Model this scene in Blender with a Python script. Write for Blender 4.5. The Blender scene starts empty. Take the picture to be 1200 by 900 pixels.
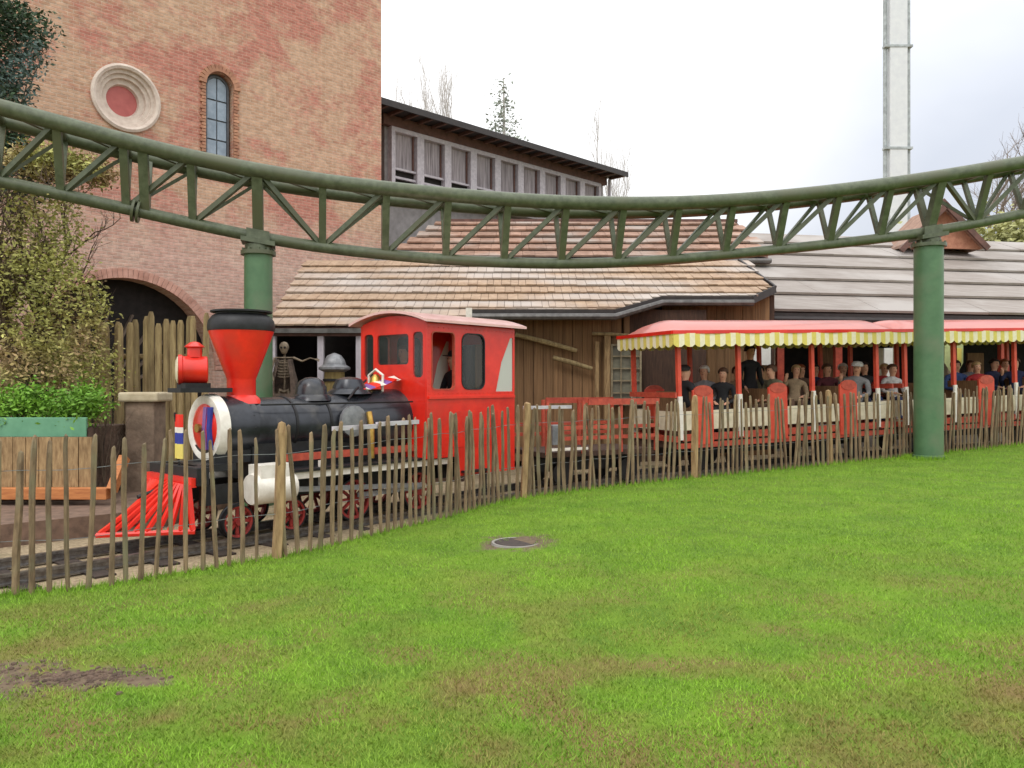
import bpy, bmesh, math, random
import numpy as np
from mathutils import Vector, Matrix
from mathutils.geometry import tessellate_polygon
random.seed(7); np.random.seed(7)
R = math.radians; PI = math.pi
S = bpy.context.scene
COL = S.collection

# ------------------------------------------------------------------ camera
CZ = 1.65; F = 950.0                      # focal length in pixels of a 1200 px wide frame
cd = bpy.data.cameras.new('camera'); cam = bpy.data.objects.new('camera', cd); COL.objects.link(cam)
cd.sensor_width = 36; cd.lens = 36*F/1200; cd.clip_start = .05; cd.clip_end = 3000
cam.location = (0, 0, CZ); cam.rotation_euler = (R(90), 0, 0); S.camera = cam
S.render.resolution_x = 1024; S.render.resolution_y = 768
# ------------------------------------------------------------------ sky and sun
W = bpy.data.worlds.new('World'); S.world = W; W.use_nodes = True
wn = W.node_tree; wn.nodes.clear()
def N(nt, t, **kw):
    n = nt.nodes.new(t)
    for k, v in kw.items(): setattr(n, k, v)
    return n
SUN_EL, SUN_ROT = R(50), R(200)
sky = N(wn, 'ShaderNodeTexSky', sky_type='NISHITA'); sky.sun_disc = False
sky.sun_elevation = SUN_EL; sky.sun_rotation = SUN_ROT; sky.air_density = 1.2; sky.dust_density = 3
tc = N(wn, 'ShaderNodeTexCoord'); sep = N(wn, 'ShaderNodeSeparateXYZ')
wn.links.new(tc.outputs['Generated'], sep.inputs[0])
mr = N(wn, 'ShaderNodeMapRange'); wn.links.new(sep.outputs['Z'], mr.inputs['Value'])
mr.inputs['From Min'].default_value = 0; mr.inputs['From Max'].default_value = 1
mr.inputs['To Min'].default_value = 11.5; mr.inputs['To Max'].default_value = 24
noi = N(wn, 'ShaderNodeTexNoise'); noi.inputs['Scale'].default_value = 1.35; noi.inputs['Detail'].default_value = 5
noi.inputs['Roughness'].default_value = .5
wmap = N(wn, 'ShaderNodeMapping'); wmap.inputs['Location'].default_value = (.35, .1, .2); wmap.inputs['Scale'].default_value = (1, 1, 1.6)
wn.links.new(tc.outputs['Generated'], wmap.inputs[0]); wn.links.new(wmap.outputs[0], noi.inputs['Vector'])
rmp = N(wn, 'ShaderNodeMapRange'); wn.links.new(noi.outputs['Fac'], rmp.inputs['Value'])
rmp.inputs['From Min'].default_value = .38; rmp.inputs['From Max'].default_value = .56
rmp.inputs['To Min'].default_value = .62; rmp.inputs['To Max'].default_value = 1
cc = N(wn, 'ShaderNodeMix', data_type='RGBA'); dt = N(wn, 'ShaderNodeVectorMath', operation='DOT_PRODUCT'); wn.links.new(tc.outputs['Generated'], dt.inputs[0]); dt.inputs[1].default_value = Vector((.50, .84, .17)).normalized()
dn = N(wn, 'ShaderNodeMath', operation='MULTIPLY_ADD'); dn.inputs[1].default_value = -.12; wn.links.new(noi.outputs['Fac'], dn.inputs[0]); wn.links.new(dt.outputs['Value'], dn.inputs[2])
rmp.inputs['From Min'].default_value = .87; rmp.inputs['From Max'].default_value = .93; rmp.inputs['To Min'].default_value = 1; rmp.inputs['To Max'].default_value = .0
wn.links.new(dn.outputs[0], rmp.inputs['Value']); wn.links.new(rmp.outputs[0], cc.inputs[0])
cc.inputs[6].default_value = (.56, .59, .66, 1); cc.inputs[7].default_value = (1, 1, 1, 1)
cm = N(wn, 'ShaderNodeVectorMath', operation='SCALE'); wn.links.new(cc.outputs[2], cm.inputs[0]); wn.links.new(mr.outputs[0], cm.inputs['Scale'])
mx = N(wn, 'ShaderNodeMix', data_type='RGBA'); mx.inputs[0].default_value = .88
wn.links.new(sky.outputs[0], mx.inputs[6]); wn.links.new(cm.outputs[0], mx.inputs[7])
bg = N(wn, 'ShaderNodeBackground'); bg.inputs['Strength'].default_value = .1
wn.links.new(mx.outputs[2], bg.inputs['Color'])
wo = N(wn, 'ShaderNodeOutputWorld'); wn.links.new(bg.outputs[0], wo.inputs[0])
sd = bpy.data.lights.new('sun', 'SUN'); sd.energy = .9; sd.angle = R(20); sd.color = (1, .96, .9)
so = bpy.data.objects.new('sun', sd); COL.objects.link(so)
d = Vector((math.sin(SUN_ROT)*math.cos(SUN_EL), math.cos(SUN_ROT)*math.cos(SUN_EL), math.sin(SUN_EL)))
so.rotation_euler = d.to_track_quat('Z', 'Y').to_euler(); so.location = (0, -10, 30)
S.view_settings.view_transform = 'Standard'; S.view_settings.look = 'None'; S.view_settings.gamma = 1
S.view_settings.exposure = 0.0

# ------------------------------------------------------------------ helpers
def at(px, py, Y): return Vector(((px-600)/F*Y, Y, CZ+(450-py)/F*Y))
def lin(c):
    return tuple((v/255/12.92 if v/255 <= .04045 else ((v/255+.055)/1.055)**2.4) for v in c)
def interp(x, xs, ys): return float(np.interp(x, xs, ys))

def mat(name, c1, c2=None, ns=6, sc=(1, 1, 1), rough=.65, metal=0, bump=.15, rnd=.0, island=0., detail=6, lo=.35, hi=.65, spec=.5, c3=None, ns3=.6, near_brown=False, lo3=.5, hi3=.6, bd=.02, coat=0):
    m = bpy.data.materials.new(name); m.use_nodes = True; nt = m.node_tree
    b = nt.nodes['Principled BSDF']; b.inputs['Roughness'].default_value = rough; b.inputs['Metallic'].default_value = metal
    b.inputs['Specular IOR Level'].default_value = spec; b.inputs['Coat Weight'].default_value = coat
    c2 = c2 or tuple(min(255, v*.8) for v in c1)
    t = N(nt, 'ShaderNodeTexCoord'); mp = N(nt, 'ShaderNodeMapping'); mp.inputs['Scale'].default_value = sc
    nt.links.new(t.outputs['Object'], mp.inputs[0])
    oi = N(nt, 'ShaderNodeObjectInfo')
    vm = N(nt, 'ShaderNodeVectorMath', operation='ADD'); sm = N(nt, 'ShaderNodeMath', operation='MULTIPLY'); sm.inputs[1].default_value = 37
    nt.links.new(oi.outputs['Random'], sm.inputs[0]); nt.links.new(mp.outputs[0], vm.inputs[0]); nt.links.new(sm.outputs[0], vm.inputs[1])
    nz = N(nt, 'ShaderNodeTexNoise'); nz.inputs['Scale'].default_value = ns; nz.inputs['Detail'].default_value = detail; nz.inputs['Roughness'].default_value = .62
    nt.links.new(vm.outputs[0], nz.inputs['Vector'])
    mr = N(nt, 'ShaderNodeMapRange'); mr.inputs['From Min'].default_value = lo; mr.inputs['From Max'].default_value = hi
    nt.links.new(nz.outputs['Fac'], mr.inputs['Value'])
    mx = N(nt, 'ShaderNodeMix', data_type='RGBA'); nt.links.new(mr.outputs[0], mx.inputs[0])
    mx.inputs[6].default_value = (*lin(c1), 1); mx.inputs[7].default_value = (*lin(c2), 1)
    out = mx.outputs[2]
    if c3:
        n3 = N(nt, 'ShaderNodeTexNoise'); n3.inputs['Scale'].default_value = ns3; n3.inputs['Detail'].default_value = 5
        v3 = N(nt, 'ShaderNodeVectorMath', operation='ADD'); nt.links.new(t.outputs['Object'], v3.inputs[0]); nt.links.new(sm.outputs[0], v3.inputs[1])
        nt.links.new(v3.outputs[0], n3.inputs['Vector'])
        m3 = N(nt, 'ShaderNodeMapRange'); m3.inputs['From Min'].default_value = lo3; m3.inputs['From Max'].default_value = hi3
        nt.links.new(n3.outputs['Fac'], m3.inputs['Value'])
        fac3 = m3.outputs[0]
        if near_brown:            # the brown tone is strongest on the near lawn and fades towards the fence
            gp = N(nt, 'ShaderNodeNewGeometry'); sy = N(nt, 'ShaderNodeSeparateXYZ'); nt.links.new(gp.outputs['Position'], sy.inputs[0])
            my = N(nt, 'ShaderNodeMapRange'); nt.links.new(sy.outputs['Y'], my.inputs['Value'])
            my.inputs['From Min'].default_value = 4.2; my.inputs['From Max'].default_value = 7.5; my.inputs['To Min'].default_value = 1; my.inputs['To Max'].default_value = .12
            mm = N(nt, 'ShaderNodeMath', operation='MULTIPLY'); nt.links.new(fac3, mm.inputs[0]); nt.links.new(my.outputs[0], mm.inputs[1]); fac3 = mm.outputs[0]
        x3 = N(nt, 'ShaderNodeMix', data_type='RGBA'); nt.links.new(fac3, x3.inputs[0])
        nt.links.new(out, x3.inputs[6]); x3.inputs[7].default_value = (*lin(c3), 1); out = x3.outputs[2]
    if rnd or island:
        hs = N(nt, 'ShaderNodeHueSaturation'); nt.links.new(out, hs.inputs['Color'])
        src = oi.outputs['Random']
        if island:
            g = N(nt, 'ShaderNodeNewGeometry'); src = g.outputs['Random Per Island']
        k = rnd or island
        r2 = N(nt, 'ShaderNodeMapRange'); r2.inputs['To Min'].default_value = 1-k; r2.inputs['To Max'].default_value = 1+k
        nt.links.new(src, r2.inputs['Value']); nt.links.new(r2.outputs[0], hs.inputs['Value']); out = hs.outputs[0]
    nt.links.new(out, b.inputs['Base Color'])
    if bump:
        bp = N(nt, 'ShaderNodeBump'); bp.inputs['Strength'].default_value = bump; bp.inputs['Distance'].default_value = bd
        nt.links.new(nz.outputs['Fac'], bp.inputs['Height']); nt.links.new(bp.outputs[0], b.inputs['Normal'])
    return m

def glass(name, tint=(.8, .85, .85), alpha=.35, rough=.08):
    m = bpy.data.materials.new(name); m.use_nodes = True; b = m.node_tree.nodes['Principled BSDF']
    b.inputs['Base Color'].default_value = (*tint, 1); b.inputs['Roughness'].default_value = rough; b.inputs['Alpha'].default_value = alpha
    b.inputs['Specular IOR Level'].default_value = .8
    return m

class MB:
    def __init__(s): s.v = []; s.f = []; s.m = []; s.sm = []
    def add(s, vs, fs, mi=0, smooth=False):
        o = len(s.v); s.v += [tuple(v) for v in vs]
        for f in fs: s.f.append(tuple(i+o for i in f)); s.m.append(mi); s.sm.append(smooth)
        return s
    def box(s, c, size, M=None, mi=0):
        c = Vector(c); x, y, z = [q/2 for q in size]
        vs = [Vector((a*x, b*y, e*z)) for a in (-1, 1) for b in (-1, 1) for e in (-1, 1)]
        if M is not None: vs = [M @ v for v in vs]
        return s.add([c+v for v in vs], [(0, 1, 3, 2), (4, 6, 7, 5), (0, 4, 5, 1), (2, 3, 7, 6), (0, 2, 6, 4), (1, 5, 7, 3)], mi)
    def bar(s, p0, p1, w, h, mi=0, up=(0, 0, 1)):
        p0, p1 = Vector(p0), Vector(p1); d = (p1-p0); L = d.length; d.normalize(); u = Vector(up)
        if abs(d.dot(u)) > .98: u = Vector((0, 1, 0))
        sd = d.cross(u).normalized(); u = sd.cross(d)
        M = Matrix((d, sd, u)).transposed()
        return s.box((p0+p1)/2, (L, w, h), M, mi)
    def tube(s, pts, r, seg=8, mi=0, caps=True, smooth=True):
        pts = [Vector(p) for p in pts]; n = len(pts); rs = r if isinstance(r, (list, tuple)) else [r]*n
        vs = []; ref = None
        for i, p in enumerate(pts):
            t = (pts[min(i+1, n-1)]-pts[max(i-1, 0)]).normalized()
            if ref is None:
                ref = t.orthogonal().normalized()
            ref = (ref - t*ref.dot(t)).normalized(); b = t.cross(ref)
            for k in range(seg):
                a = 2*PI*k/seg; vs.append(p+(ref*math.cos(a)+b*math.sin(a))*rs[i])
        fs = [(i*seg+k, i*seg+(k+1) % seg, (i+1)*seg+(k+1) % seg, (i+1)*seg+k) for i in range(n-1) for k in range(seg)]
        s.add(vs, fs, mi, smooth)
        if caps:
            o = len(s.v)-n*seg
            s.f.append(tuple(o+k for k in reversed(range(seg)))); s.m.append(mi); s.sm.append(False)
            s.f.append(tuple(o+(n-1)*seg+k for k in range(seg))); s.m.append(mi); s.sm.append(False)
        return s
    def lathe(s, prof, M=None, seg=24, mi=0, smooth=True):
        # prof: (r, h) pairs, axis +Z, then moved by the 4x4 matrix M
        M = M or Matrix.Identity(4); vs = []; n = len(prof)
        for r, h in prof:
            for k in range(seg):
                a = 2*PI*k/seg; vs.append(M @ Vector((r*math.cos(a), r*math.sin(a), h)))
        fs = [(i*seg+k, i*seg+(k+1) % seg, (i+1)*seg+(k+1) % seg, (i+1)*seg+k) for i in range(n-1) for k in range(seg)]
        return s.add(vs, fs, mi, smooth)
    def plate(s, outer, holes, th, fr, mi=0, rim=True):
        # 2-D outlines -> plate; fr maps (a, b, depth) to 3-D
        loops = [outer]+list(holes)
        tri = tessellate_polygon([[Vector((a, b, 0)) for a, b in L] for L in loops])
        flat = [p for L in loops for p in L]; n = len(flat)
        vs = [fr(a, b, 0) for a, b in flat]+[fr(a, b, th) for a, b in flat]
        fs = [tuple(t) for t in tri]+[tuple(i+n for i in reversed(t)) for t in tri]
        o = 0
        for L in loops:
            m = len(L)
            fs += [(o+i, o+(i+1) % m, o+(i+1) % m+n, o+i+n) for i in range(m)]; o += m
        return s.add(vs, fs, mi)
    def mesh(s, name, mats, sharp=40):
        me = bpy.data.meshes.new(name); me.from_pydata(s.v, [], s.f)
        for m in (mats if isinstance(mats, (list, tuple)) else [mats]): me.materials.append(m)
        me.polygons.foreach_set('material_index', s.m); me.polygons.foreach_set('use_smooth', s.sm)
        bm = bmesh.new(); bm.from_mesh(me); bmesh.ops.recalc_face_normals(bm, faces=bm.faces); bm.to_mesh(me); bm.free()
        if any(s.sm): me.set_sharp_from_angle(angle=R(sharp))
        me.update(); return me
    def build(s, name, mats, parent=None, world=True, bevel=0, loc=None, **kw):
        if parent is not None and world:
            inv = parent_world(parent).inverted(); s.v = [tuple(inv @ Vector(v)) for v in s.v]
        if loc is not None: s.v = [(v[0]-loc[0], v[1]-loc[1], v[2]-loc[2]) for v in s.v]
        o = bpy.data.objects.new(name, s.mesh(name, mats)); COL.objects.link(o)
        if parent is not None: o.parent = parent
        if loc is not None: o.location = loc
        if bevel:
            b = o.modifiers.new('bevel', 'BEVEL'); b.width = bevel; b.segments = 2; b.limit_method = 'ANGLE'
        for k, v in kw.items(): o[k] = v
        return o
def parent_world(o):
    M = Matrix.LocRotScale(o.location, o.rotation_euler, o.scale)
    return parent_world(o.parent) @ M if o.parent else M
def thing(name, label, cat, loc=(0, 0, 0), rot=(0, 0, 0), group=None):
    o = bpy.data.objects.new(name, None); COL.objects.link(o); o.location = loc; o.rotation_euler = rot; o.empty_display_size = .2
    o['label'] = label; o['category'] = cat
    if group: o['group'] = group
    return o
def tag(o, label, cat, group=None):
    o['label'] = label; o['category'] = cat
    if group: o['group'] = group
    return o
def inst(name, me, parent, loc, rot=(0, 0, 0), scale=(1, 1, 1)):
    o = bpy.data.objects.new(name, me); COL.objects.link(o); o.parent = parent; o.location = loc; o.rotation_euler = rot; o.scale = scale
    return o
def copy_tree(o, parent=None):
    c = o.copy(); COL.objects.link(c); c.parent = parent
    for ch in [x for x in COL.objects if x.parent == o]: copy_tree(ch, c)
    return c
def catmull(P, n=12):
    P = [Vector(p) for p in P]; P = [P[0]*2-P[1]]+P+[P[-1]*2-P[-2]]; out = []
    for i in range(1, len(P)-2):
        a, b, c, e = P[i-1:i+3]
        for k in range(n):
            t = k/n; out.append(.5*((2*b)+(c-a)*t+(2*a-5*b+4*c-e)*t*t+(3*b-a-3*c+e)*t**3))
    out.append(P[-2]); return out
def circ(cx, cy, r, n=32, a0=0, a1=2*PI, full=True):
    m = n if full else n+1
    return [(cx+r*math.cos(a0+(a1-a0)*k/n), cy+r*math.sin(a0+(a1-a0)*k/n)) for k in range(m)]
def rrect(x0, z0, x1, z1, r, n=4):
    o = []
    for cx, cz, a in ((x1-r, z0+r, -PI/2), (x1-r, z1-r, 0), (x0+r, z1-r, PI/2), (x0+r, z0+r, PI)):
        o += [(cx+r*math.cos(a+PI/2*k/n), cz+r*math.sin(a+PI/2*k/n)) for k in range(n+1)]
    return o

# ------------------------------------------------------------------ materials
m_rail = mat('green paint', (94, 102, 80), (70, 78, 58), ns=9, rough=.42, bump=.05, c3=(84, 88, 66), ns3=1.2)
m_col = mat('column green paint', (84, 118, 84), (72, 106, 74), c3=(98, 114, 88), ns3=1.6, lo3=.5, hi3=.7, ns=4, rough=.45, bump=.04)
m_red = mat('red paint', (232, 46, 28), (208, 34, 22), ns=3, rough=.36, bump=.04, coat=.25, c3=(196, 52, 38), ns3=2.2, lo3=.55, hi3=.75)
m_redold = mat('weathered red paint', (190, 82, 60), (158, 62, 46), ns=12, rough=.5, bump=.1)
m_door = mat('orange red paint', (214, 82, 58), (192, 66, 48), ns=6, rough=.5, bump=.05)
m_wheelred = mat('dull wheel red', (150, 40, 34), (110, 30, 28), ns=12, rough=.55, bump=.1)
m_black = mat('black iron', (34, 35, 38), (22, 22, 24), ns=12, rough=.5, metal=.2, bump=.08)
m_boiler = mat('boiler dark grey paint', (58, 61, 68), (38, 40, 45), ns=4, rough=.27, metal=.3, bump=.04, c3=(92, 90, 88), ns3=3, lo3=.55, hi3=.75)
m_white = mat('white paint', (236, 232, 222), (214, 208, 196), ns=8, rough=.45, bump=.03)
m_pink = mat('faded red canopy sheet', (204, 92, 72), (188, 80, 62), ns=3, rough=.35, bump=.05, spec=.7, coat=.3)
m_cabroof = mat('cab roof pale sheet', (226, 186, 180), (214, 168, 162), ns=3, rough=.35, bump=.03, coat=.4)
m_yel = mat('yellow canvas', (222, 206, 108), (212, 196, 100), ns=20, rough=.8, bump=.05)
m_cream = mat('cream canvas', (238, 230, 200), (226, 218, 190), ns=20, rough=.8, bump=.05)
m_creampaint = mat('cream painted panel', (214, 204, 178), (192, 182, 156), ns=8, rough=.6, bump=.06)
m_picket = mat('split chestnut wood', (144, 122, 94), (98, 80, 60), ns=9, sc=(3, 3, .5), rough=.85, bump=.5, rnd=.2, c3=(122, 118, 92), ns3=3, lo3=.5, hi3=.75)
m_post = mat('fence post wood', (172, 144, 104), (128, 102, 70), ns=8, sc=(3, 3, .5), rough=.85, bump=.6, rnd=.1)
m_log = mat('palisade log wood', (176, 156, 112), (130, 110, 78), ns=6, sc=(3, 3, .4), rough=.9, bump=.6, rnd=.22)
m_plank = mat('brown plank wood', (140, 108, 74), (108, 80, 54), ns=7, sc=(4, 4, .4), rough=.85, bump=.3, rnd=.14)
m_plankd = mat('dark plank wood', (86, 62, 48), (58, 42, 34), ns=7, sc=(4, 4, .4), rough=.85, bump=.3, rnd=.14)
m_orange = mat('orange stained wood', (196, 128, 74), (168, 102, 58), ns=8, sc=(.6, 4, 4), rough=.7, bump=.2)
m_soil = mat('brown soil', (112, 92, 78), (74, 60, 50), ns=14, rough=.95, bump=.6, bd=.05)
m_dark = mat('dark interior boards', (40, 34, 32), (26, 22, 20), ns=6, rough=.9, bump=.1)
m_concrete = mat('grey concrete', (150, 146, 140), (124, 120, 114), ns=8, rough=.85, bump=.15)
m_greywall = mat('grey wall boards', (150, 146, 146), (128, 124, 124), ns=4, rough=.8, bump=.1)
m_frame = mat('weathered grey frame paint', (196, 190, 196), (172, 166, 174), ns=8, rough=.7, bump=.1)
m_curtain = mat('grey curtain', (176, 168, 172), (116, 108, 112), ns=5, sc=(5, 5, .2), rough=.9, bump=.3)
m_eave = mat('dark roof edge', (52, 46, 46), (38, 34, 34), ns=6, rough=.6, bump=.1)
m_eavebr = mat('brown rafter wood', (110, 78, 70), (82, 60, 54), ns=6, rough=.8, bump=.2)
m_gutter = mat('grey gutter metal', (110, 108, 106), (80, 78, 76), ns=6, rough=.45, metal=.4, bump=.05)
m_shA = mat('tan shake shingles', (176, 152, 128), (150, 124, 102), ns=5, sc=(1, 1, 1), rough=.85, bump=.4, island=.06, c3=(178, 168, 160), ns3=.35, lo3=.45, hi3=.62)
m_shB = mat('brown shake shingles', (164, 132, 114), (132, 102, 86), ns=5, rough=.85, bump=.4, island=.15, c3=(160, 150, 142), ns3=.5, lo3=.5, hi3=.65)
m_shC = mat('weathered mauve boards', (150, 142, 136), (130, 121, 114), ns=3, sc=(.5, 3, 3), rough=.7, bump=.25, island=.05, c3=(158, 152, 147), ns3=.4)
m_steel = mat('rail steel', (132, 130, 128), (96, 90, 86), ns=20, rough=.35, metal=.7, bump=.1)
m_sleeper = mat('dark sleeper wood', (66, 54, 46), (44, 36, 32), ns=8, sc=(4, 1, 4), rough=.9, bump=.4)
m_stone = mat('brown rubble stone', (142, 122, 104), (106, 90, 76), ns=5, rough=.9, bump=.7, bd=.04)
m_cap = mat('pale capstone', (196, 184, 156), (174, 160, 132), ns=6, rough=.85, bump=.3)
m_mouldstone = mat('pale window stone', (212, 198, 186), (192, 176, 164), ns=7, rough=.85, bump=.2)
m_disc = mat('pink window disc', (186, 98, 92), (170, 84, 80), ns=4, rough=.5, bump=.03)
m_pane = mat('blue grey leaded glass', (150, 166, 182), (126, 142, 158), ns=4, rough=.25, bump=.03)
m_lead = mat('dark lead', (92, 96, 102), ns=6, rough=.6)
m_glass = glass('cab glass', (.05, .06, .06), .3)
m_perspex = glass('greenish perspex', (.62, .64, .58), .75, .25)
m_mint = mat('mint green sheet', (112, 166, 132), (94, 148, 116), ns=3, rough=.5, bump=.05)
m_pole = mat('white steel', (212, 216, 218), (202, 206, 210), ns=2, rough=.5, bump=.02)
m_bark = mat('bark', (104, 88, 72), (70, 58, 48), ns=10, sc=(1, 1, .3), rough=.95, bump=.6)
m_barkhaze = mat('haze pale bark', (200, 197, 194), (172, 168, 164), ns=6, rough=.9, bump=.2)  # bark of the far trees lightened, distance haze put into the colour
m_leafolive = mat('olive leaves', (178, 176, 100), (136, 138, 74), ns=1.3, rough=.75, bump=0, island=.35, c3=(160, 136, 98), ns3=.9, lo3=.5, hi3=.62)
m_leafdark = mat('dark evergreen leaves', (58, 82, 50), (34, 52, 34), ns=1.5, rough=.7, bump=0, island=.35, c3=(96, 116, 112), ns3=1.1, lo3=.5, hi3=.6)
m_leafbright = mat('fresh green leaves', (126, 174, 56), (94, 140, 42), ns=2, rough=.6, bump=0, island=.3)
m_leafhill = mat('yellow green hill leaves', (176, 176, 122), (148, 150, 98), ns=.6, rough=.9, bump=0, island=.3)
m_leafpale = mat('haze pale needles', (156, 164, 154), (134, 144, 132), ns=1.2, rough=.9, bump=0, island=.3)  # conifer needles paled so the colour stands in for haze
m_skin = mat('skin', (222, 170, 142), (206, 150, 122), ns=5, rough=.55, bump=.02)
m_bone = mat('old bone', (138, 124, 104), (88, 76, 62), ns=9, rough=.8, bump=.2)
m_paper = mat('white paper', (232, 232, 228), (214, 214, 210), ns=3, rough=.7, bump=.02)
m_blue = mat('blue cloth', (48, 60, 150), (40, 50, 130), ns=9, rough=.8)
m_purple = mat('purple enamel', (142, 96, 168), (118, 84, 150), ns=9, rough=.4)
m_brass = mat('brass', (196, 160, 84), (160, 124, 60), ns=9, rough=.3, metal=.8)
m_banner = mat('pale green banner cloth', (196, 208, 148), (180, 192, 136), ns=6, rough=.8)
m_grey = mat('galvanised grey', (150, 152, 154), (112, 114, 118), ns=7, rough=.45, metal=.4)

# ------------------------------------------------------------------ ground
FPX = [0, 100, 200, 330, 450, 520, 600, 700, 800, 900, 1000, 1100, 1200]
FY = [6.4, 6.55, 6.95, 7.6, 8.7, 9.4, 10.6, 11.5, 12.3, 13.1, 14.1, 15.2, 16.6]
fpts = [((p-600)/F*y, y) for p, y in zip(FPX, FY)]
fpts = [(-40, 3.5), (-12, 5.2), (-6.5, 5.95)]+fpts+[(13.5, 18.1), (22, 22), (60, 40)]
FX = [p[0] for p in fpts]; FYY = [p[1] for p in fpts]
def fence_y(x): return interp(x, FX, FYY)
def sstep(a, b, x):
    t = min(1, max(0, (x-a)/(b-a))); return t*t*(3-2*t)
def lawn_z(x, y):
    f = interp(x, [-40, -5, -2, 0, 3, 6, 8, 10.5, 16, 60], [-.05, -.03, .03, .13, .21, .29, .34, .41, .55, .9])
    w = .015*math.sin(x*1.3+y*.7)+.012*math.sin(x*.6-y*1.9+1)
    return f*sstep(2, 9.5, y)+w*sstep(3, 5, y)*(1-sstep(8, 10, y))
def bed_z(x):
    return interp(x, [-40, -3, -.5, 2, 6, 10, 16, 60], [-.2, -.2, -.16, -.06, .08, .2, .35, .6])

m_gravel = mat('sandy trackside gravel', (172, 154, 124), (130, 114, 90), ns=26, rough=.95, bump=.8, bd=.03, c3=(96, 92, 62), ns3=1.6, lo3=.52, hi3=.7)
m_lawn = mat('lawn turf', (104, 132, 40), (84, 112, 36), ns=2.5, rough=.95, bump=.8, bd=.03, c3=(116, 100, 62), ns3=1.6, near_brown=True, lo3=.46, hi3=.62, spec=.2)
DIRT = [(-3.15, 4.5, .75, .34), (-2.4, 4.55, .4, .15), (.04, 7.95, .36, .34), (-2.05, 4.5, .2, .1), (.0, 3.3, .8, .08), (.75, 3.28, .5, .07)]
def add_dirt(m):
    # bare soil patches of the lawn: fixed places on the ground, ragged by noise
    nt = m.node_tree; b = nt.nodes['Principled BSDF']; src = b.inputs['Base Color'].links[0].from_socket
    g = N(nt, 'ShaderNodeNewGeometry'); nz = N(nt, 'ShaderNodeTexNoise'); nz.inputs['Scale'].default_value = 5; nz.inputs['Detail'].default_value = 6
    nt.links.new(g.outputs['Position'], nz.inputs['Vector'])
    acc = None
    for (x, y, rx, ry) in DIRT:
        v = N(nt, 'ShaderNodeVectorMath', operation='SUBTRACT'); v.inputs[1].default_value = (x, y, 0); nt.links.new(g.outputs['Position'], v.inputs[0])
        w = N(nt, 'ShaderNodeVectorMath', operation='MULTIPLY'); w.inputs[1].default_value = (1/rx, 1/ry, 0); nt.links.new(v.outputs[0], w.inputs[0])
        l = N(nt, 'ShaderNodeVectorMath', operation='LENGTH'); nt.links.new(w.outputs[0], l.inputs[0])
        if acc is None: acc = l.outputs['Value']
        else:
            mn = N(nt, 'ShaderNodeMath', operation='MINIMUM'); nt.links.new(acc, mn.inputs[0]); nt.links.new(l.outputs['Value'], mn.inputs[1]); acc = mn.outputs[0]
    a = N(nt, 'ShaderNodeMath', operation='ADD'); nt.links.new(acc, a.inputs[0])
    s2 = N(nt, 'ShaderNodeMath', operation='MULTIPLY'); s2.inputs[1].default_value = 2.6; nt.links.new(nz.outputs['Fac'], s2.inputs[0]); nt.links.new(s2.outputs[0], a.inputs[1])
    r = N(nt, 'ShaderNodeMapRange'); r.inputs['From Min'].default_value = 2.05; r.inputs['From Max'].default_value = 2.5; r.inputs['To Min'].default_value = 1; r.inputs['To Max'].default_value = 0
    nt.links.new(a.outputs[0], r.inputs['Value'])
    dc = N(nt, 'ShaderNodeMix', data_type='RGBA'); dc.inputs[6].default_value = (*lin((78, 66, 56)), 1); dc.inputs[7].default_value = (*lin((124, 108, 88)), 1)
    n2 = N(nt, 'ShaderNodeTexNoise'); n2.inputs['Scale'].default_value = 22; nt.links.new(g.outputs['Position'], n2.inputs['Vector']); nt.links.new(n2.outputs['Fac'], dc.inputs[0])
    x = N(nt, 'ShaderNodeMix', data_type='RGBA'); nt.links.new(r.outputs[0], x.inputs[0]); nt.links.new(src, x.inputs[6]); nt.links.new(dc.outputs[2], x.inputs[7])
    nt.links.new(x.outputs[2], b.inputs['Base Color'])
add_dirt(m_lawn)

xs = sorted(set([-40, -30, -22, -16]+[round(-12+.2*i, 2) for i in range(145)]+[18, 20, 23, 27, 32, 40, 50, 60]))
vs_ = [0, 1e-6]+[(k/64)**1.5 for k in range(1, 65)]
mb = MB(); V = []
for x in xs:
    fy = fence_y(x)+.1
    for v in vs_:
        y = fy-(fy+30)*v
        z = lawn_z(x, y)
        if v == 0: z = bed_z(x)-.015
        V.append((x, y+(.55 if v == 0 else 0), z))
n = len(vs_)
mb.add(V, [(i*n+k, (i+1)*n+k, (i+1)*n+k+1, i*n+k+1) for i in range(len(xs)-1) for k in range(n-1)], 0, True)
mb.m = [1 if i % (n-1) == 0 else 0 for i in range(len(mb.f))]
lawn = mb.build('lawn', [m_lawn, m_gravel]); lawn['kind'] = 'structure'

gx = sorted(set([-300, -150, -80, -50]+[-30+.5*i for i in range(136)]+[50, 80, 150, 300])); gy = sorted(set([-300, -100, -40]+[-20+.6*i for i in range(38)]+[3+.2*i for i in range(90)]+[21+.6*i for i in range(60)]+[80, 140, 300]))
V = []
for x in gx:
    for y in gy:
        z = bed_z(x)
        if y < fence_y(x)+.35: z = lawn_z(x, y)-.45
        V.append((x, y, z))
n = len(gy)
gr = MB().add(V, [(i*n+k, (i+1)*n+k, (i+1)*n+k+1, i*n+k+1) for i in range(len(gx)-1) for k in range(n-1)], 0, True).build('ground', m_gravel); gr['kind'] = 'structure'

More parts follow.
